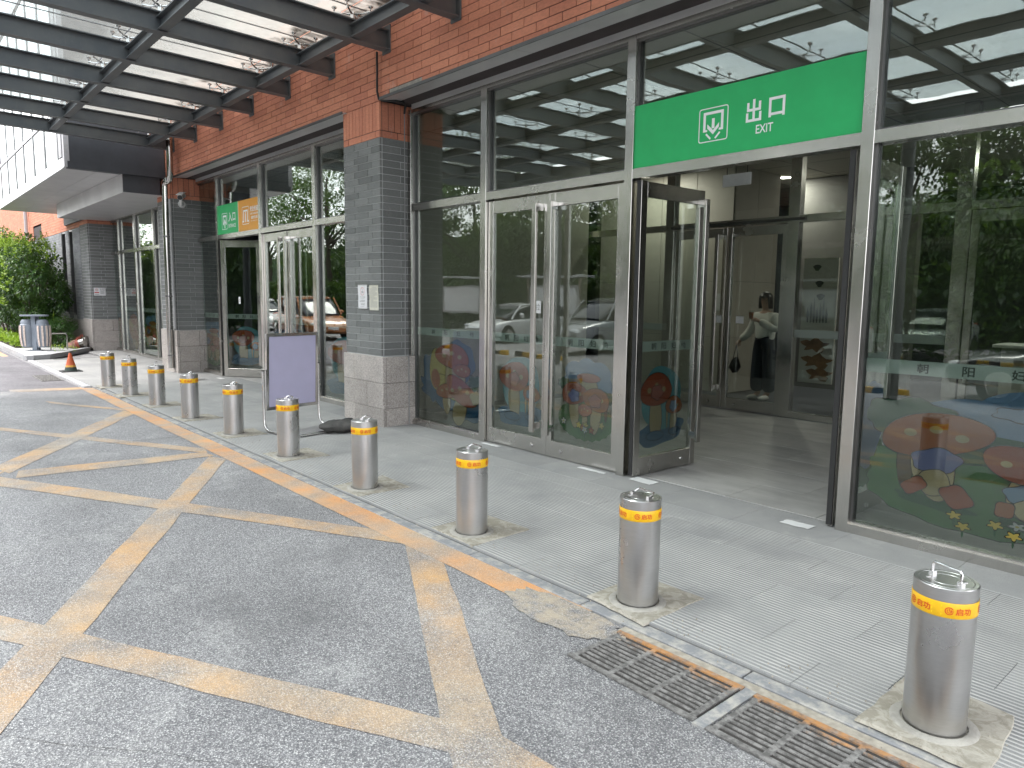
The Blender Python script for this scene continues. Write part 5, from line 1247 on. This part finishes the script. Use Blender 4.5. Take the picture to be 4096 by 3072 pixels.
# some dim furniture in the hall for depth
t = thing('reception_desk', 'low pale reception desk deep inside the hall at the right', 'desk', (-2.2, 13.5, 0))
mb = MB(); mb.bev(-3.4, -1.0, 13.2, 13.8, ZI, 1.0, .01); put('desk_front', mb, 'wall_cream', t); mb = MB(); mb.bev(-3.5, -.9, 13.1, 13.9, 1.0, 1.05, .01); put('desk_top', mb, 'white', t)
t = thing('green_cabinet', 'green cabinet inside the entrance lobby behind the ajar door', 'cabinet', (-14.2, 8.6, 0))
mb = MB(); mb.bev(-14.9, -13.6, 8.5, 9.1, ZI, 1.05, .01); put('cabinet_body', mb, 'sign_green', t); mb = MB(); mb.bev(-14.92, -13.58, 8.48, 9.12, 1.05, 1.09, .01); put('cabinet_top', mb, 'white', t)

# ================================================================== PERSON
def skin_mesh(name, verts, edges, radii, mat, sub=2, root=0, smooth=True):
    me = bpy.data.meshes.new(name + '_sk'); me.from_pydata(verts, edges, [])
    o = bpy.data.objects.new(name + '_sk', me); COL.objects.link(o)
    sk = o.modifiers.new('s', 'SKIN'); sk.use_smooth_shade = True
    for i, r_ in enumerate(radii):
        v = me.skin_vertices[0].data[i]; v.radius = r_ if isinstance(r_, tuple) else (r_, r_); v.use_root = (i == root)
    sb = o.modifiers.new('b', 'SUBSURF'); sb.levels = sub; sb.render_levels = sub
    m2 = bpy.data.meshes.new_from_object(o.evaluated_get(bpy.context.evaluated_depsgraph_get()))
    bpy.data.objects.remove(o); bpy.data.meshes.remove(me)
    m2.materials.clear(); m2.materials.append(M[mat]); m2.name = name
    for p in m2.polygons: p.use_smooth = smooth
    return m2
def plink(name, me, parent):
    o = bpy.data.objects.new(name, me); COL.objects.link(o); o.parent = parent; return o
M['skin'] = simple('skin', (0.55, 0.36, 0.27), 0.5, var=0.05); M['hair'] = simple('black_hair', (0.012, 0.010, 0.010), 0.4, var=0.2)
M['jacket'] = simple('cream_fluffy_jacket', (0.80, 0.80, 0.74), 0.95, var=0.1, vs=30, bump=0.6, bs=90)
M['trousers'] = simple('dark_navy_trousers', (0.035, 0.042, 0.055), 0.8, var=0.15); M['shoe'] = simple('white_shoe', (0.7, 0.68, 0.64), 0.5)
PX, PY_ = -6.31, 11.22
pr = thing('person', 'woman with black bob in cream jacket and dark trousers, holding iced drink and bag', 'person', (PX, PY_, ZI), R(-12))
SC = 1.045
S = lambda *p: (p[0] * SC, p[1] * SC, p[2] * SC)
# body: pelvis 0, chest, neck, head, arms, legs (faces -y, her right hand at -x)
V = [S(0, 0, .93), S(0, .01, 1.15), S(0, 0, 1.36), S(0, -.01, 1.44), S(0, -.02, 1.50), S(0, -.02, 1.60), S(0, -.02, 1.70),
     S(-.17, 0, 1.35), S(-.27, .0, 1.12), S(-.40, -.08, .96), S(-.44, -.10, .92),
     S(.17, 0, 1.35), S(.22, -.02, 1.13), S(.10, -.22, 1.25), S(.05, -.27, 1.30),
     S(-.09, 0, .88), S(-.10, -.01, .48), S(-.10, .02, .09), S(-.10, -.08, .04),
     S(.09, 0, .88), S(.09, .02, .48), S(.07, .05, .09), S(.07, -.05, .04)]
Ed = [(0, 1), (1, 2), (2, 3), (3, 4), (4, 5), (5, 6), (2, 7), (7, 8), (8, 9), (9, 10), (2, 11), (11, 12), (12, 13), (13, 14), (0, 15), (15, 16), (16, 17), (17, 18), (0, 19), (19, 20), (20, 21), (21, 22)]
rd_ = [.09, .09, .105, .05, .055, .085, .075, .05, .042, .03, .026, .05, .042, .03, .026, .09, .06, .045, .035, .09, .06, .045, .035]
body = plink('body', skin_mesh('body', V, Ed, rd_, 'skin'), pr)
# face: nose, eyes, mouth, ears
mb = MB(); mb.ball(S(0, -.108, 1.600), (.012, .014, .018), 8, 6); put('nose', mb, 'skin', body, local=True)
mb = MB(); mb.ball(S(-.032, -.098, 1.622), (.012, .006, .006), 8, 5); mb.ball(S(.032, -.098, 1.622), (.012, .006, .006), 8, 5); put('eyes', mb, 'ink', body, local=True)
mb = MB(); mb.ball(S(0, -.101, 1.563), (.020, .006, .006), 8, 5); put('mouth', mb, 'red_cap', body, local=True)
# hair: bob with fringe
mb = MB(); vs = []; fs = []; n, m = 30, 14
for j in range(m + 1):
    for k in range(n):
        t = 2 * math.pi * k / n; front = max(0, -math.sin(t))       # -y is front
        zlow = 1.47 if front < .45 else 1.645
        z = 1.745 - (1.745 - zlow) * (j / m); f_ = min(1, math.sqrt(max(0.0, 1 - ((z - 1.64) / .105) ** 2))) if z > 1.64 else 1 + (1.64 - z) * .35
        r_ = .105 * f_ * (1 + .02 * math.sin(t * 9)); vs.append(S(r_ * math.cos(t) * 1.0, -.018 + r_ * 1.06 * math.sin(t), z))
for j in range(m):
    for k in range(n): fs.append((j * n + k, (j + 1) * n + k, (j + 1) * n + (k + 1) % n, j * n + (k + 1) % n))
mb.add(vs, fs, 0, True); put('hair', mb, 'hair', pr, local=True)
J = [S(0, 0, .86), S(0, .01, 1.16), S(0, 0, 1.33), S(0, 0, 1.40), S(-.18, 0, 1.345), S(-.29, 0, 1.11), S(-.43, -.095, .93), S(.18, 0, 1.345), S(.24, -.02, 1.13), S(.075, -.245, 1.28)]
plink('jacket', skin_mesh('jacket', J, [(0, 1), (1, 2), (2, 3), (2, 4), (4, 5), (5, 6), (2, 7), (7, 8), (8, 9)], [(.20, .15), (.19, .145), (.16, .12), (.085, .085), .088, .08, .062, .088, .08, .062], 'jacket'), pr)
T = [S(0, 0, 1.12), S(-.09, 0, .84), S(-.11, -.01, .48), S(-.115, .01, .10), S(.09, 0, .84), S(.10, .02, .48), S(.095, .05, .10)]
plink('trousers', skin_mesh('trousers', T, [(0, 1), (1, 2), (2, 3), (0, 4), (4, 5), (5, 6)], [(.155, .12), .12, .115, .125, .115, .115, .125], 'trousers'), pr)
for s_, yy in ((-1, -.06), (1, -.02)):
    mb = MB(); P = S(s_ * .10, yy - .05, .035); mb.ball(P, (.048, .125, .042), 14, 8); put('shoe', mb, 'shoe', pr, local=True)
# hands with fingers
def hand(wr, dr, up__, side, curl, name='hand'):
    wr, dr, up__ = Vector(wr), Vector(dr).normalized(), Vector(up__).normalized(); rt = dr.cross(up__).normalized() * side
    mb = MB(); mb.tube([wr - dr * .01, wr + dr * .03, wr + dr * .075], [.022, .034, .030], 8)
    for k, L_ in enumerate((.062, .072, .068, .052)):
        b0 = wr + dr * .07 + rt * (-.026 + .0175 * k); d2 = (dr * math.cos(curl) - up__ * math.sin(curl)); d3 = (dr * math.cos(2.1 * curl) - up__ * math.sin(2.1 * curl))
        mb.tube([b0, b0 + dr * .02, b0 + dr * .02 + d2 * L_ * .4, b0 + dr * .02 + d2 * L_ * .4 + d3 * L_ * .4], [.0085, .0085, .0078, .0065], 6)
    b0 = wr + dr * .02 - rt * .03; mb.tube([b0, b0 - rt * .022 + dr * .02, b0 - rt * .022 + dr * .05 - up__ * .015], [.010, .0095, .0075], 6)
    return put(name, mb, 'skin', body, local=True)
hand(S(-.43, -.10, .93), (-.5, -.2, -.8), (.2, -.9, .1), 1, .9)
hand(S(.06, -.25, 1.285), (-.55, -.8, .3), (.3, -.3, .9), 1, .8)
prw = Matrix.Translation(Vector((PX, PY_, ZI))) @ Matrix.Rotation(R(-12), 4, 'Z')
cp = prw @ Vector(S(-.005, -.33, 1.31))
t = thing('iced_drink', 'clear cup of amber iced drink held at the chest of the woman', 'cup', tuple(cp))
M['tea'] = simple('amber_drink', (0.42, 0.12, 0.04), 0.2, var=0.2, vs=40)
mb = MB(); mb.lathe([(.030, 0), (.042, .105), (.0001, .106)], tuple(cp), 16, cap=False); put('drink', mb, 'tea', t)
mb = MB(); mb.lathe([(.031, -.002), (.045, .125), (.047, .128), (.044, .135), (.0001, .137)], tuple(cp), 16); put('cup_shell', mb, 'glass_in', t)
mb = MB(); mb.tube([cp + Vector((0, 0, .03)), cp + Vector((.01, 0, .19))], .004, 6); put('straw', mb, 'paper', t)
bp_ = prw @ Vector(S(-.47, -.13, .86))
t = thing('shoulder_bag', 'small black shoulder bag hanging by its strap from the lowered hand of the woman', 'bag', (bp_.x, bp_.y, bp_.z - .45))
mb = MB(); o_ = bp_ + Vector((0, 0, -.45)); pts = [(-.02, -.04), (.05, -.03), (.115, .07), (.07, .20), (.03, .24), (-.05, .18), (-.10, .05)]
mb.prism([(o_.x - .02 + x, o_.y - .025, o_.z + z) for x, z in pts], (0, .05, 0)); put('bag_body', mb, 'black', t)
mb = MB(); mb.tube([o_ + Vector((-.06, 0, .17)), bp_ + Vector((.0, 0, .0)), o_ + Vector((.035, 0, .23))], .008, 6); put('strap', mb, 'black', t)

# ================================================================== PLANTS
def leaf_mb(mb, p, d, up_, L_, W_):
    """folded leaf: 4 triangles along direction d"""
    d = d.normalized(); s = d.cross(up_)
    if s.length < 1e-4: s = d.orthogonal()
    s.normalize(); n_ = s.cross(d)
    a = p; b = p + d * L_ * .45 + s * W_ * .5 + n_ * W_ * .12; c = p + d * L_ - n_ * L_ * .12; e = p + d * L_ * .45 - s * W_ * .5 + n_ * W_ * .12; m = p + d * L_ * .5
    mb.add([a, b, c, e, m], [(0, 1, 4), (1, 2, 4), (2, 3, 4), (3, 0, 4)])
def rv(rs): 
    while True:
        v = Vector((rs.uniform(-1, 1), rs.uniform(-1, 1), rs.uniform(-1, 1)))
        if .05 < v.length < 1: return v
def shrub(name, label, c, rad, n_leaf, L_, mat, stems, seed, cat='shrub', shape=None, newshoots=0, stem_r=.03, z0=0.1, clumps=26):
    rs = random.Random(seed); t = thing(name, label, cat, (c[0], c[1], z0))
    mb = MB(); tips = []
    for k in range(stems):
        a = rs.uniform(0, 6.28); r_ = rs.uniform(.02, .22); p0 = Vector((c[0] + r_ * math.cos(a), c[1] + r_ * math.sin(a), z0))
        tip = Vector((c[0] + rad[0] * .75 * math.cos(a) * rs.uniform(.3, 1), c[1] + rad[1] * .75 * math.sin(a) * rs.uniform(.3, 1), c[2] + rad[2] * rs.uniform(-.1, .7)))
        mid = p0.lerp(tip, .5) + Vector((0, 0, .25 * rad[2])) + rv(rs) * .08; mid2 = p0.lerp(tip, .25) + rv(rs) * .04
        mb.tube([p0, mid2, mid, tip], [stem_r, stem_r * .85, stem_r * .6, stem_r * .25], 6); tips.append(tip)
    put('stems', mb, 'bark', t)
    cl = []
    for k in range(clumps):
        v = rv(rs).normalized() * rs.uniform(.35, 1) ** .5
        cl.append((Vector((c[0] + v.x * rad[0], c[1] + v.y * rad[1], c[2] + v.z * rad[2])), rs.uniform(.22, .42)))
    lm = MB()
    for k in range(n_leaf):
        cc, cr_2 = rs.choice(cl); v = rv(rs); v = v.normalized() * (v.length ** .35)
        p = cc + Vector((v.x * rad[0], v.y * rad[1], v.z * rad[2])) * cr_2
        d = (v + Vector((0, 0, -.35)) + rv(rs) * .6); leaf_mb(lm, p, d, Vector((0, 0, 1)) + rv(rs) * .4, L_ * rs.uniform(.7, 1.25), L_ * rs.uniform(.4, .55))
    put('foliage', lm, mat, t, kind='stuff')
    if newshoots:
        nm = MB(); st = MB()
        for k in range(newshoots):
            cc, cr_2 = rs.choice(cl); top = rs.random() < .72
            a = rs.uniform(0, 6.28)
            p = Vector((c[0] + rad[0] * rs.uniform(-.95, .95), c[1] + rad[1] * rs.uniform(-.95, .6), 0)); hx = max(0, 1 - ((p.x - c[0]) / rad[0]) ** 2 * .8); p.z = c[2] + rad[2] * (hx ** .5) * (1.0 if top else rs.uniform(-.6, .7)) - .1
            if not top: p.y = c[1] - rad[1] * .9
            d = Vector((rs.uniform(-.5, .5), rs.uniform(-.5, .2), 1.2 if top else .25)).normalized(); L2 = rs.uniform(.2, .55)
            q = p + d * L2 + rv(rs) * .05; st.tube([p, p.lerp(q, .5) + rv(rs) * .02, q], [.006, .005, .003], 4)
            for j in range(14):
                f_ = (j + 1) / 14; pp = p.lerp(q, f_); sd_ = rv(rs) + d * .5; sd_.z = abs(sd_.z) * .4 + .1
                leaf_mb(nm, pp, sd_, d, L_ * (1.15 - .5 * f_), L_ * .42)
        put('young_shoots', nm, 'leaf_new', t, kind='stuff'); put('shoot_stems', st, 'leaf_new', t, kind='stuff')
    return t
shrub('lilac_bush', 'tall leafy bush with yellow green shoot tips at the far left', (-26.3, 3.55, 1.95), (2.0, .85, 1.15), 15000, .115, 'leaf', 16, 3, newshoots=130, clumps=44, stem_r=.035)
shrub('lilac_bush', 'second leafy bush behind and left of the litter bin bush, cut by the frame', (-29.8, 3.4, 2.0), (2.2, .8, 1.35), 13000, .12, 'leaf', 12, 9, newshoots=55, clumps=44, stem_r=.035)
shrub('lilac_bush', 'leafy bush farthest along the planting bed', (-35.0, 3.3, 2.0), (2.6, .8, 1.5), 7000, .12, 'leaf', 8, 12, newshoots=20, clumps=36)
shrub('clipped_hedge', 'low clipped dark green hedge between the bin and the fire inlets', (-25.0, 4.0, .56), (1.25, .42, .42), 8000, .055, 'leaf_hedge', 10, 5, cat='hedge', newshoots=4, clumps=40, stem_r=.015)
gc = MB(); rs = random.Random(6)
for k in range(2600):
    x = rs.uniform(-33, -24.4); y = rs.uniform(2.85, 3.5); z = .1 + rs.uniform(0, 1) ** .7 * (.38 - .2 * abs(y - 3.1)) * (.7 + .3 * mnoise.noise(Vector((x * 2, y, 0))))
    leaf_mb(gc, Vector((x, y, z)), Vector((rs.uniform(-1, 1), rs.uniform(-1, .4), rs.uniform(-.3, .5))), Vector((0, 0, 1)), rs.uniform(.08, .15), rs.uniform(.05, .09))
for k in range(120):
    x = rs.choice([-23.9, -23.4, -22.2]) + rs.gauss(0, .12); y = rs.choice([3.6, 3.9]) + rs.gauss(0, .1); leaf_mb(gc, Vector((x, y, .1 + rs.uniform(0, .1))), Vector((rs.uniform(-1, 1), rs.uniform(-1, 1), .5)), Vector((0, 0, 1)), .07, .03)
put('ground_cover', gc, 'leaf_new', None, kind='stuff')

# trees across the road (they fill the window reflections)
def tree(label, x, y, h, cr_w, seed, n=7000, L_=.28):
    rs = random.Random(seed); t = thing('broadleaf_tree', label, 'tree', (x, y, -.03), 0, 'trees across the road')
    mb = MB(); top = Vector((x + rs.uniform(-.3, .3), y, h * .75)); mb.tube([(x, y, -.03), (x + .05, y, h * .2), (x - .05, y, h * .45), tuple(top)], [.22, .17, .13, .05], 9)
    tips = []
    for k in range(8):
        z = h * rs.uniform(.28, .6); a = rs.uniform(0, 6.28); e = Vector((x + cr_w * .8 * math.cos(a), y + cr_w * .8 * math.sin(a), z + h * rs.uniform(.1, .3)))
        mb.tube([(x, y, z), tuple(Vector((x, y, z)).lerp(e, .5) + Vector((0, 0, .3))), tuple(e)], [.09, .06, .02], 6); tips.append(e)
    put('trunk', mb, 'bark', t)
    lm = MB(); cl = []
    for k in range(30):
        v = rv(rs).normalized() * rs.uniform(.3, 1) ** .5; zz = h * .62 + v.z * h * .40; cl.append((Vector((x + v.x * cr_w, y + v.y * cr_w, zz)), rs.uniform(.25, .4)))
    for k in range(n):
        cc, q = rs.choice(cl); v = rv(rs); v = v.normalized() * v.length ** .4
        leaf_mb(lm, cc + Vector((v.x * cr_w, v.y * cr_w, v.z * h * .3)) * q, v + rv(rs) * .7 + Vector((0, 0, -.2)), Vector((0, 0, 1)), L_ * rs.uniform(.6, 1.3), L_ * .5)
    put('crown', lm, 'leaf_tree', t, kind='stuff'); return t
for k, (x, y, h, c_) in enumerate([(-4.0, -13, 7.2, 3.6), (-9.5, -14.5, 7.4, 3.4), (-14.5, -13.5, 6.8, 3.3), (-19.5, -15, 7.6, 3.6), (-25, -13.5, 7.4, 3.4), (-31, -14, 9.5, 3.8), (-38, -14, 11.5, 4.2), (-46, -13, 13, 4.8), (-56, -13, 14, 5.2), (-67, -12, 13, 5.5), (1.5, -16, 5.5, 3.0)]):
    tree(['nearest', 'second nearest', 'third nearest', 'fourth nearest', 'fifth nearest', 'sixth nearest', 'fourth farthest', 'third farthest', 'second farthest', 'farthest', 'small'][k] + ' broadleaf tree across the road' + (', directly behind the camera' if k == 10 else ', reflected in the glass'), x, y, h, c_, 40 + k, 13000, .24)
hg = MB(); rs = random.Random(77)
for k in range(42000):
    x = rs.uniform(-62, 8); bk = k % 2; y = -11.5 + rs.gauss(0, .4) - 5.5 * bk; z = rs.uniform(0, 1) ** .8 * ((2.6, 5.0)[bk] + .8 * mnoise.noise(Vector((x * .5, bk, 0))))
    leaf_mb(hg, Vector((x, y, z)), rv(rs), Vector((0, 0, 1)), rs.uniform(.2, .42), .2)
put('roadside_undergrowth', hg, 'leaf_tree', None, kind='stuff')

fw_ = MB(); nn = 90; vs = []  # solid green mass added to block sky gaps in the window reflections
for k in range(nn + 1):
    x = -100 + 115 * k / nn
    for j in range(9):
        z = j / 8; hh = 6.2 + 1.6 * mnoise.noise(Vector((x * .22, 0, 0))) + .8 * mnoise.noise(Vector((x * .9, 3, 0))); vs.append((x, -20.5 + 1.1 * mnoise.noise(Vector((x * .45, j * .9, 5))) - 1.2 * z * z, -.03 + z * hh))
fw_.add(vs, [(k * 9 + j, (k + 1) * 9 + j, (k + 1) * 9 + j + 1, k * 9 + j + 1) for k in range(nn) for j in range(8)], 0, True)
put('sky_block_woodland', fw_, 'woods', None, kind='stuff')
# parked cars across the road
for nme, c_ in (('car_orange', (0.42, 0.16, 0.05)), ('car_white', (0.7, 0.7, 0.7)), ('car_black', (0.015, 0.015, 0.018)), ('car_grey', (0.25, 0.26, 0.27)), ('car_blue', (0.08, 0.1, 0.4))):
    M[nme] = simple(nme + '_paint', c_, 0.18, 0.0, var=0.03, Coat_Weight=0.6)
M['car_glass'] = simple('dark_car_glass', (0.02, 0.025, 0.03), 0.05, var=0); M['tyre'] = simple('tyre', (0.02, 0.02, 0.02), 0.8)
M['head'] = simple('headlamp_glass', (0.6, 0.62, 0.65), 0.1, var=0); M['tail'] = simple('tail_lamp', (0.4, 0.01, 0.01), 0.2, var=0)
def car(label, x, y, rz, paint, L_=4.6, W_=1.82, H_=1.62, van=False):
    t = thing('parked_car', label, 'car', (x, y, -.012), rz, 'cars parked across the road'); WL[t.name] = Vector((0, 0, 0))
    def loft(secs, mat, name, n=24):
        mb = MB(); vs = []; fs = []
        for (px, hw, z0, z1, p) in secs:
            for k in range(n):
                a = 2 * math.pi * k / n; ca, sa = math.cos(a), math.sin(a)
                vs.append((px, hw * math.copysign(abs(ca) ** p, ca), (z0 + z1) / 2 + (z1 - z0) / 2 * math.copysign(abs(sa) ** p, sa)))
        m_ = len(secs)
        for j in range(m_ - 1):
            for k in range(n): fs.append((j * n + k, j * n + (k + 1) % n, (j + 1) * n + (k + 1) % n, (j + 1) * n + k))
        fs += [tuple(range(n - 1, -1, -1)), tuple(range((m_ - 1) * n, m_ * n))]
        mb.add(vs, fs, 0, True); return put(name, mb, mat, t, local=True)
    hb = L_ / 2; w2 = W_ / 2; belt = .95 if not van else 1.05
    loft([(-hb, w2 * .8, .35, belt * .9, .35), (-hb + .12, w2 * .93, .24, belt, .3), (-hb + .9, w2, .2, belt + .03, .28), (0, w2, .2, belt + .01, .28), (hb - 1.3, w2, .2, belt - .02, .28), (hb - .5, w2 * .96, .22, belt - .16, .3), (hb - .1, w2 * .86, .28, belt - .30, .35), (hb, w2 * .72, .36, belt - .42, .4)], paint, 'body')
    gl0 = -hb + (.15 if van else .25)
    loft([(gl0, w2 * .70, belt - .1, belt + .05, .4), (gl0 + .35, w2 * .80, belt - .1, H_ - .10, .4), (gl0 + .9, w2 * .82, belt - .1, H_ - .03, .4), (.15, w2 * .82, belt - .1, H_ - .03, .4), (.55, w2 * .80, belt - .1, H_ - .12, .4), (1.25, w2 * .74, belt - .15, belt + .02, .4)], 'car_glass', 'cabin_glass')
    loft([(gl0 + .28, w2 * .66, H_ - .09, H_ - .04, .5), (gl0 + .8, w2 * .74, H_ - .07, H_ + .0, .5), (.1, w2 * .74, H_ - .07, H_, .5), (.55, w2 * .66, H_ - .12, H_ - .06, .5)], paint, 'roof')
    for px in (.62, -.28, -1.25):
        for s_ in (-1, 1):
            mb = MB(); q = .5 if px == .62 else 0; mb.tube([(px + q, s_ * w2 * .90, belt - .03), (px, s_ * w2 * .78, H_ - .07)], .035, 6); put('pillar', mb, paint, t, local=True)
    for px in (-hb + .85, hb - .9):
        for s_ in (-1, 1):
            mb = MB(); mb.lathe([(.0001, -.10), (.33, -.10), (.34, -.08), (.34, .08), (.33, .10), (.0001, .10)], n=20); mb.v = [(px + v[0], s_ * (w2 - .10) + v[2], .345 + v[1]) for v in mb.v]; wh = put('wheel', mb, 'tyre', t, local=True)
            mb = MB(); mb.lathe([(.0001, .0), (.20, .0), (.215, -.01)], n=14); mb.v = [(px + v[0], s_ * (w2 + .004) + v[2], .345 + v[1]) for v in mb.v]; put('rim', mb, 'steel', wh, local=True)
    for s_ in (-1, 1):
        mb = MB(); mb.ball((hb - .17, s_ * w2 * .70, belt - .33), (.14, .17, .07), 10, 6); put('headlight', mb, 'head', t, local=True)
        mb = MB(); mb.ball((-hb + .10, s_ * w2 * .74, belt - .08), (.09, .14, .09), 10, 6); put('tail_light', mb, 'tail', t, local=True)
        mb = MB(); mb.ball((.78, s_ * (w2 + .06), belt + .08), (.07, .11, .075), 8, 6); put('wing_mirror', mb, paint, t, local=True)
        for q in (-.05, -1.0): mb = MB(); mb.bev(q - .1, q + .1, s_ * (w2 + .0) - .012, s_ * w2 + .012, belt - .13, belt - .105, .003); put('door_handle', mb, 'steel', t, local=True)
    mb = MB(); mb.box(hb - .02, hb + .01, -.22, .22, .42, .53); put('number_plate', mb, 'car_white', t, local=True)
    return t
car('glossy orange brown suv across the road, seen reflected in the entrance glass', -27.2, -2.6, R(6), 'car_orange', 4.7, 1.85, 1.66)
car('white car with blue tinted rear, parked beyond the orange suv', -34.5, -3.4, R(4), 'car_white', 4.5, 1.8, 1.5)
car('white car across the road, reflected left of the exit doors', -20.8, -8.2, R(90), 'car_white', 4.5, 1.8, 1.48)
car('grey people carrier across the road, reflected in the closed doors', -15.4, -7.4, R(95), 'car_grey', 4.8, 1.9, 1.72, True)
car('black suv parked across the road nearest to the camera', -2.2, -4.6, R(180), 'car_black', 4.7, 1.9, 1.72)
car('white hatchback across the road, between the grey carrier and the black suv', -9.2, -8.4, R(88), 'car_white', 4.2, 1.75, 1.5)
# yellow and black wheel stops and notice boards
k = 0
for x in (-19.2, -17.0, -14.8, -8.6, -5.9):
    k += 1; t = thing('wheel_stop', 'yellow and black striped wheel stop across the road, %s from the far end' % ['first', 'second', 'third', 'fourth', 'fifth'][k - 1], 'wheel stop', (x, -3.5, -.012))
    for j in range(6):
        mb = MB(); x0 = x - .9 + .3 * j; mb.prism([(x0, -3.58, -.012), (x0, -3.42, -.012), (x0, -3.44, .10), (x0, -3.56, .10)], (.299, 0, 0)); put('band', mb, 'tape' if j % 2 else 'black', t)
k = 0
for x in (-27.2, -21.0, -15.0):
    k += 1; t = thing('notice_board', 'glazed notice board on two legs before the trees, %s from the far end' % ['first', 'second', 'third'][k - 1], 'notice board', (x, -10.2, -.03))
    for dx in (-1.5, 1.5): mb = MB(); mb.bev(x + dx - .05, x + dx + .05, -10.25, -10.15, -.03, 2.5, .005); put('leg', mb, 'steel', t)
    mb = MB(); mb.bev(x - 1.44, x + 1.44, -10.24, -10.16, .95, 2.2, .005); put('case', mb, 'kerb_pale', t)
    mb = MB(); mb.box(x - 1.3, x + 1.3, -10.155, -10.15, 1.05, 2.1); put('poster', mb, 'paper', t)
    mb = MB(); mb.bev(x - 1.9, x + 1.9, -10.55, -9.85, 2.52, 2.60, .01); put('roof', mb, 'kerb_pale', t)
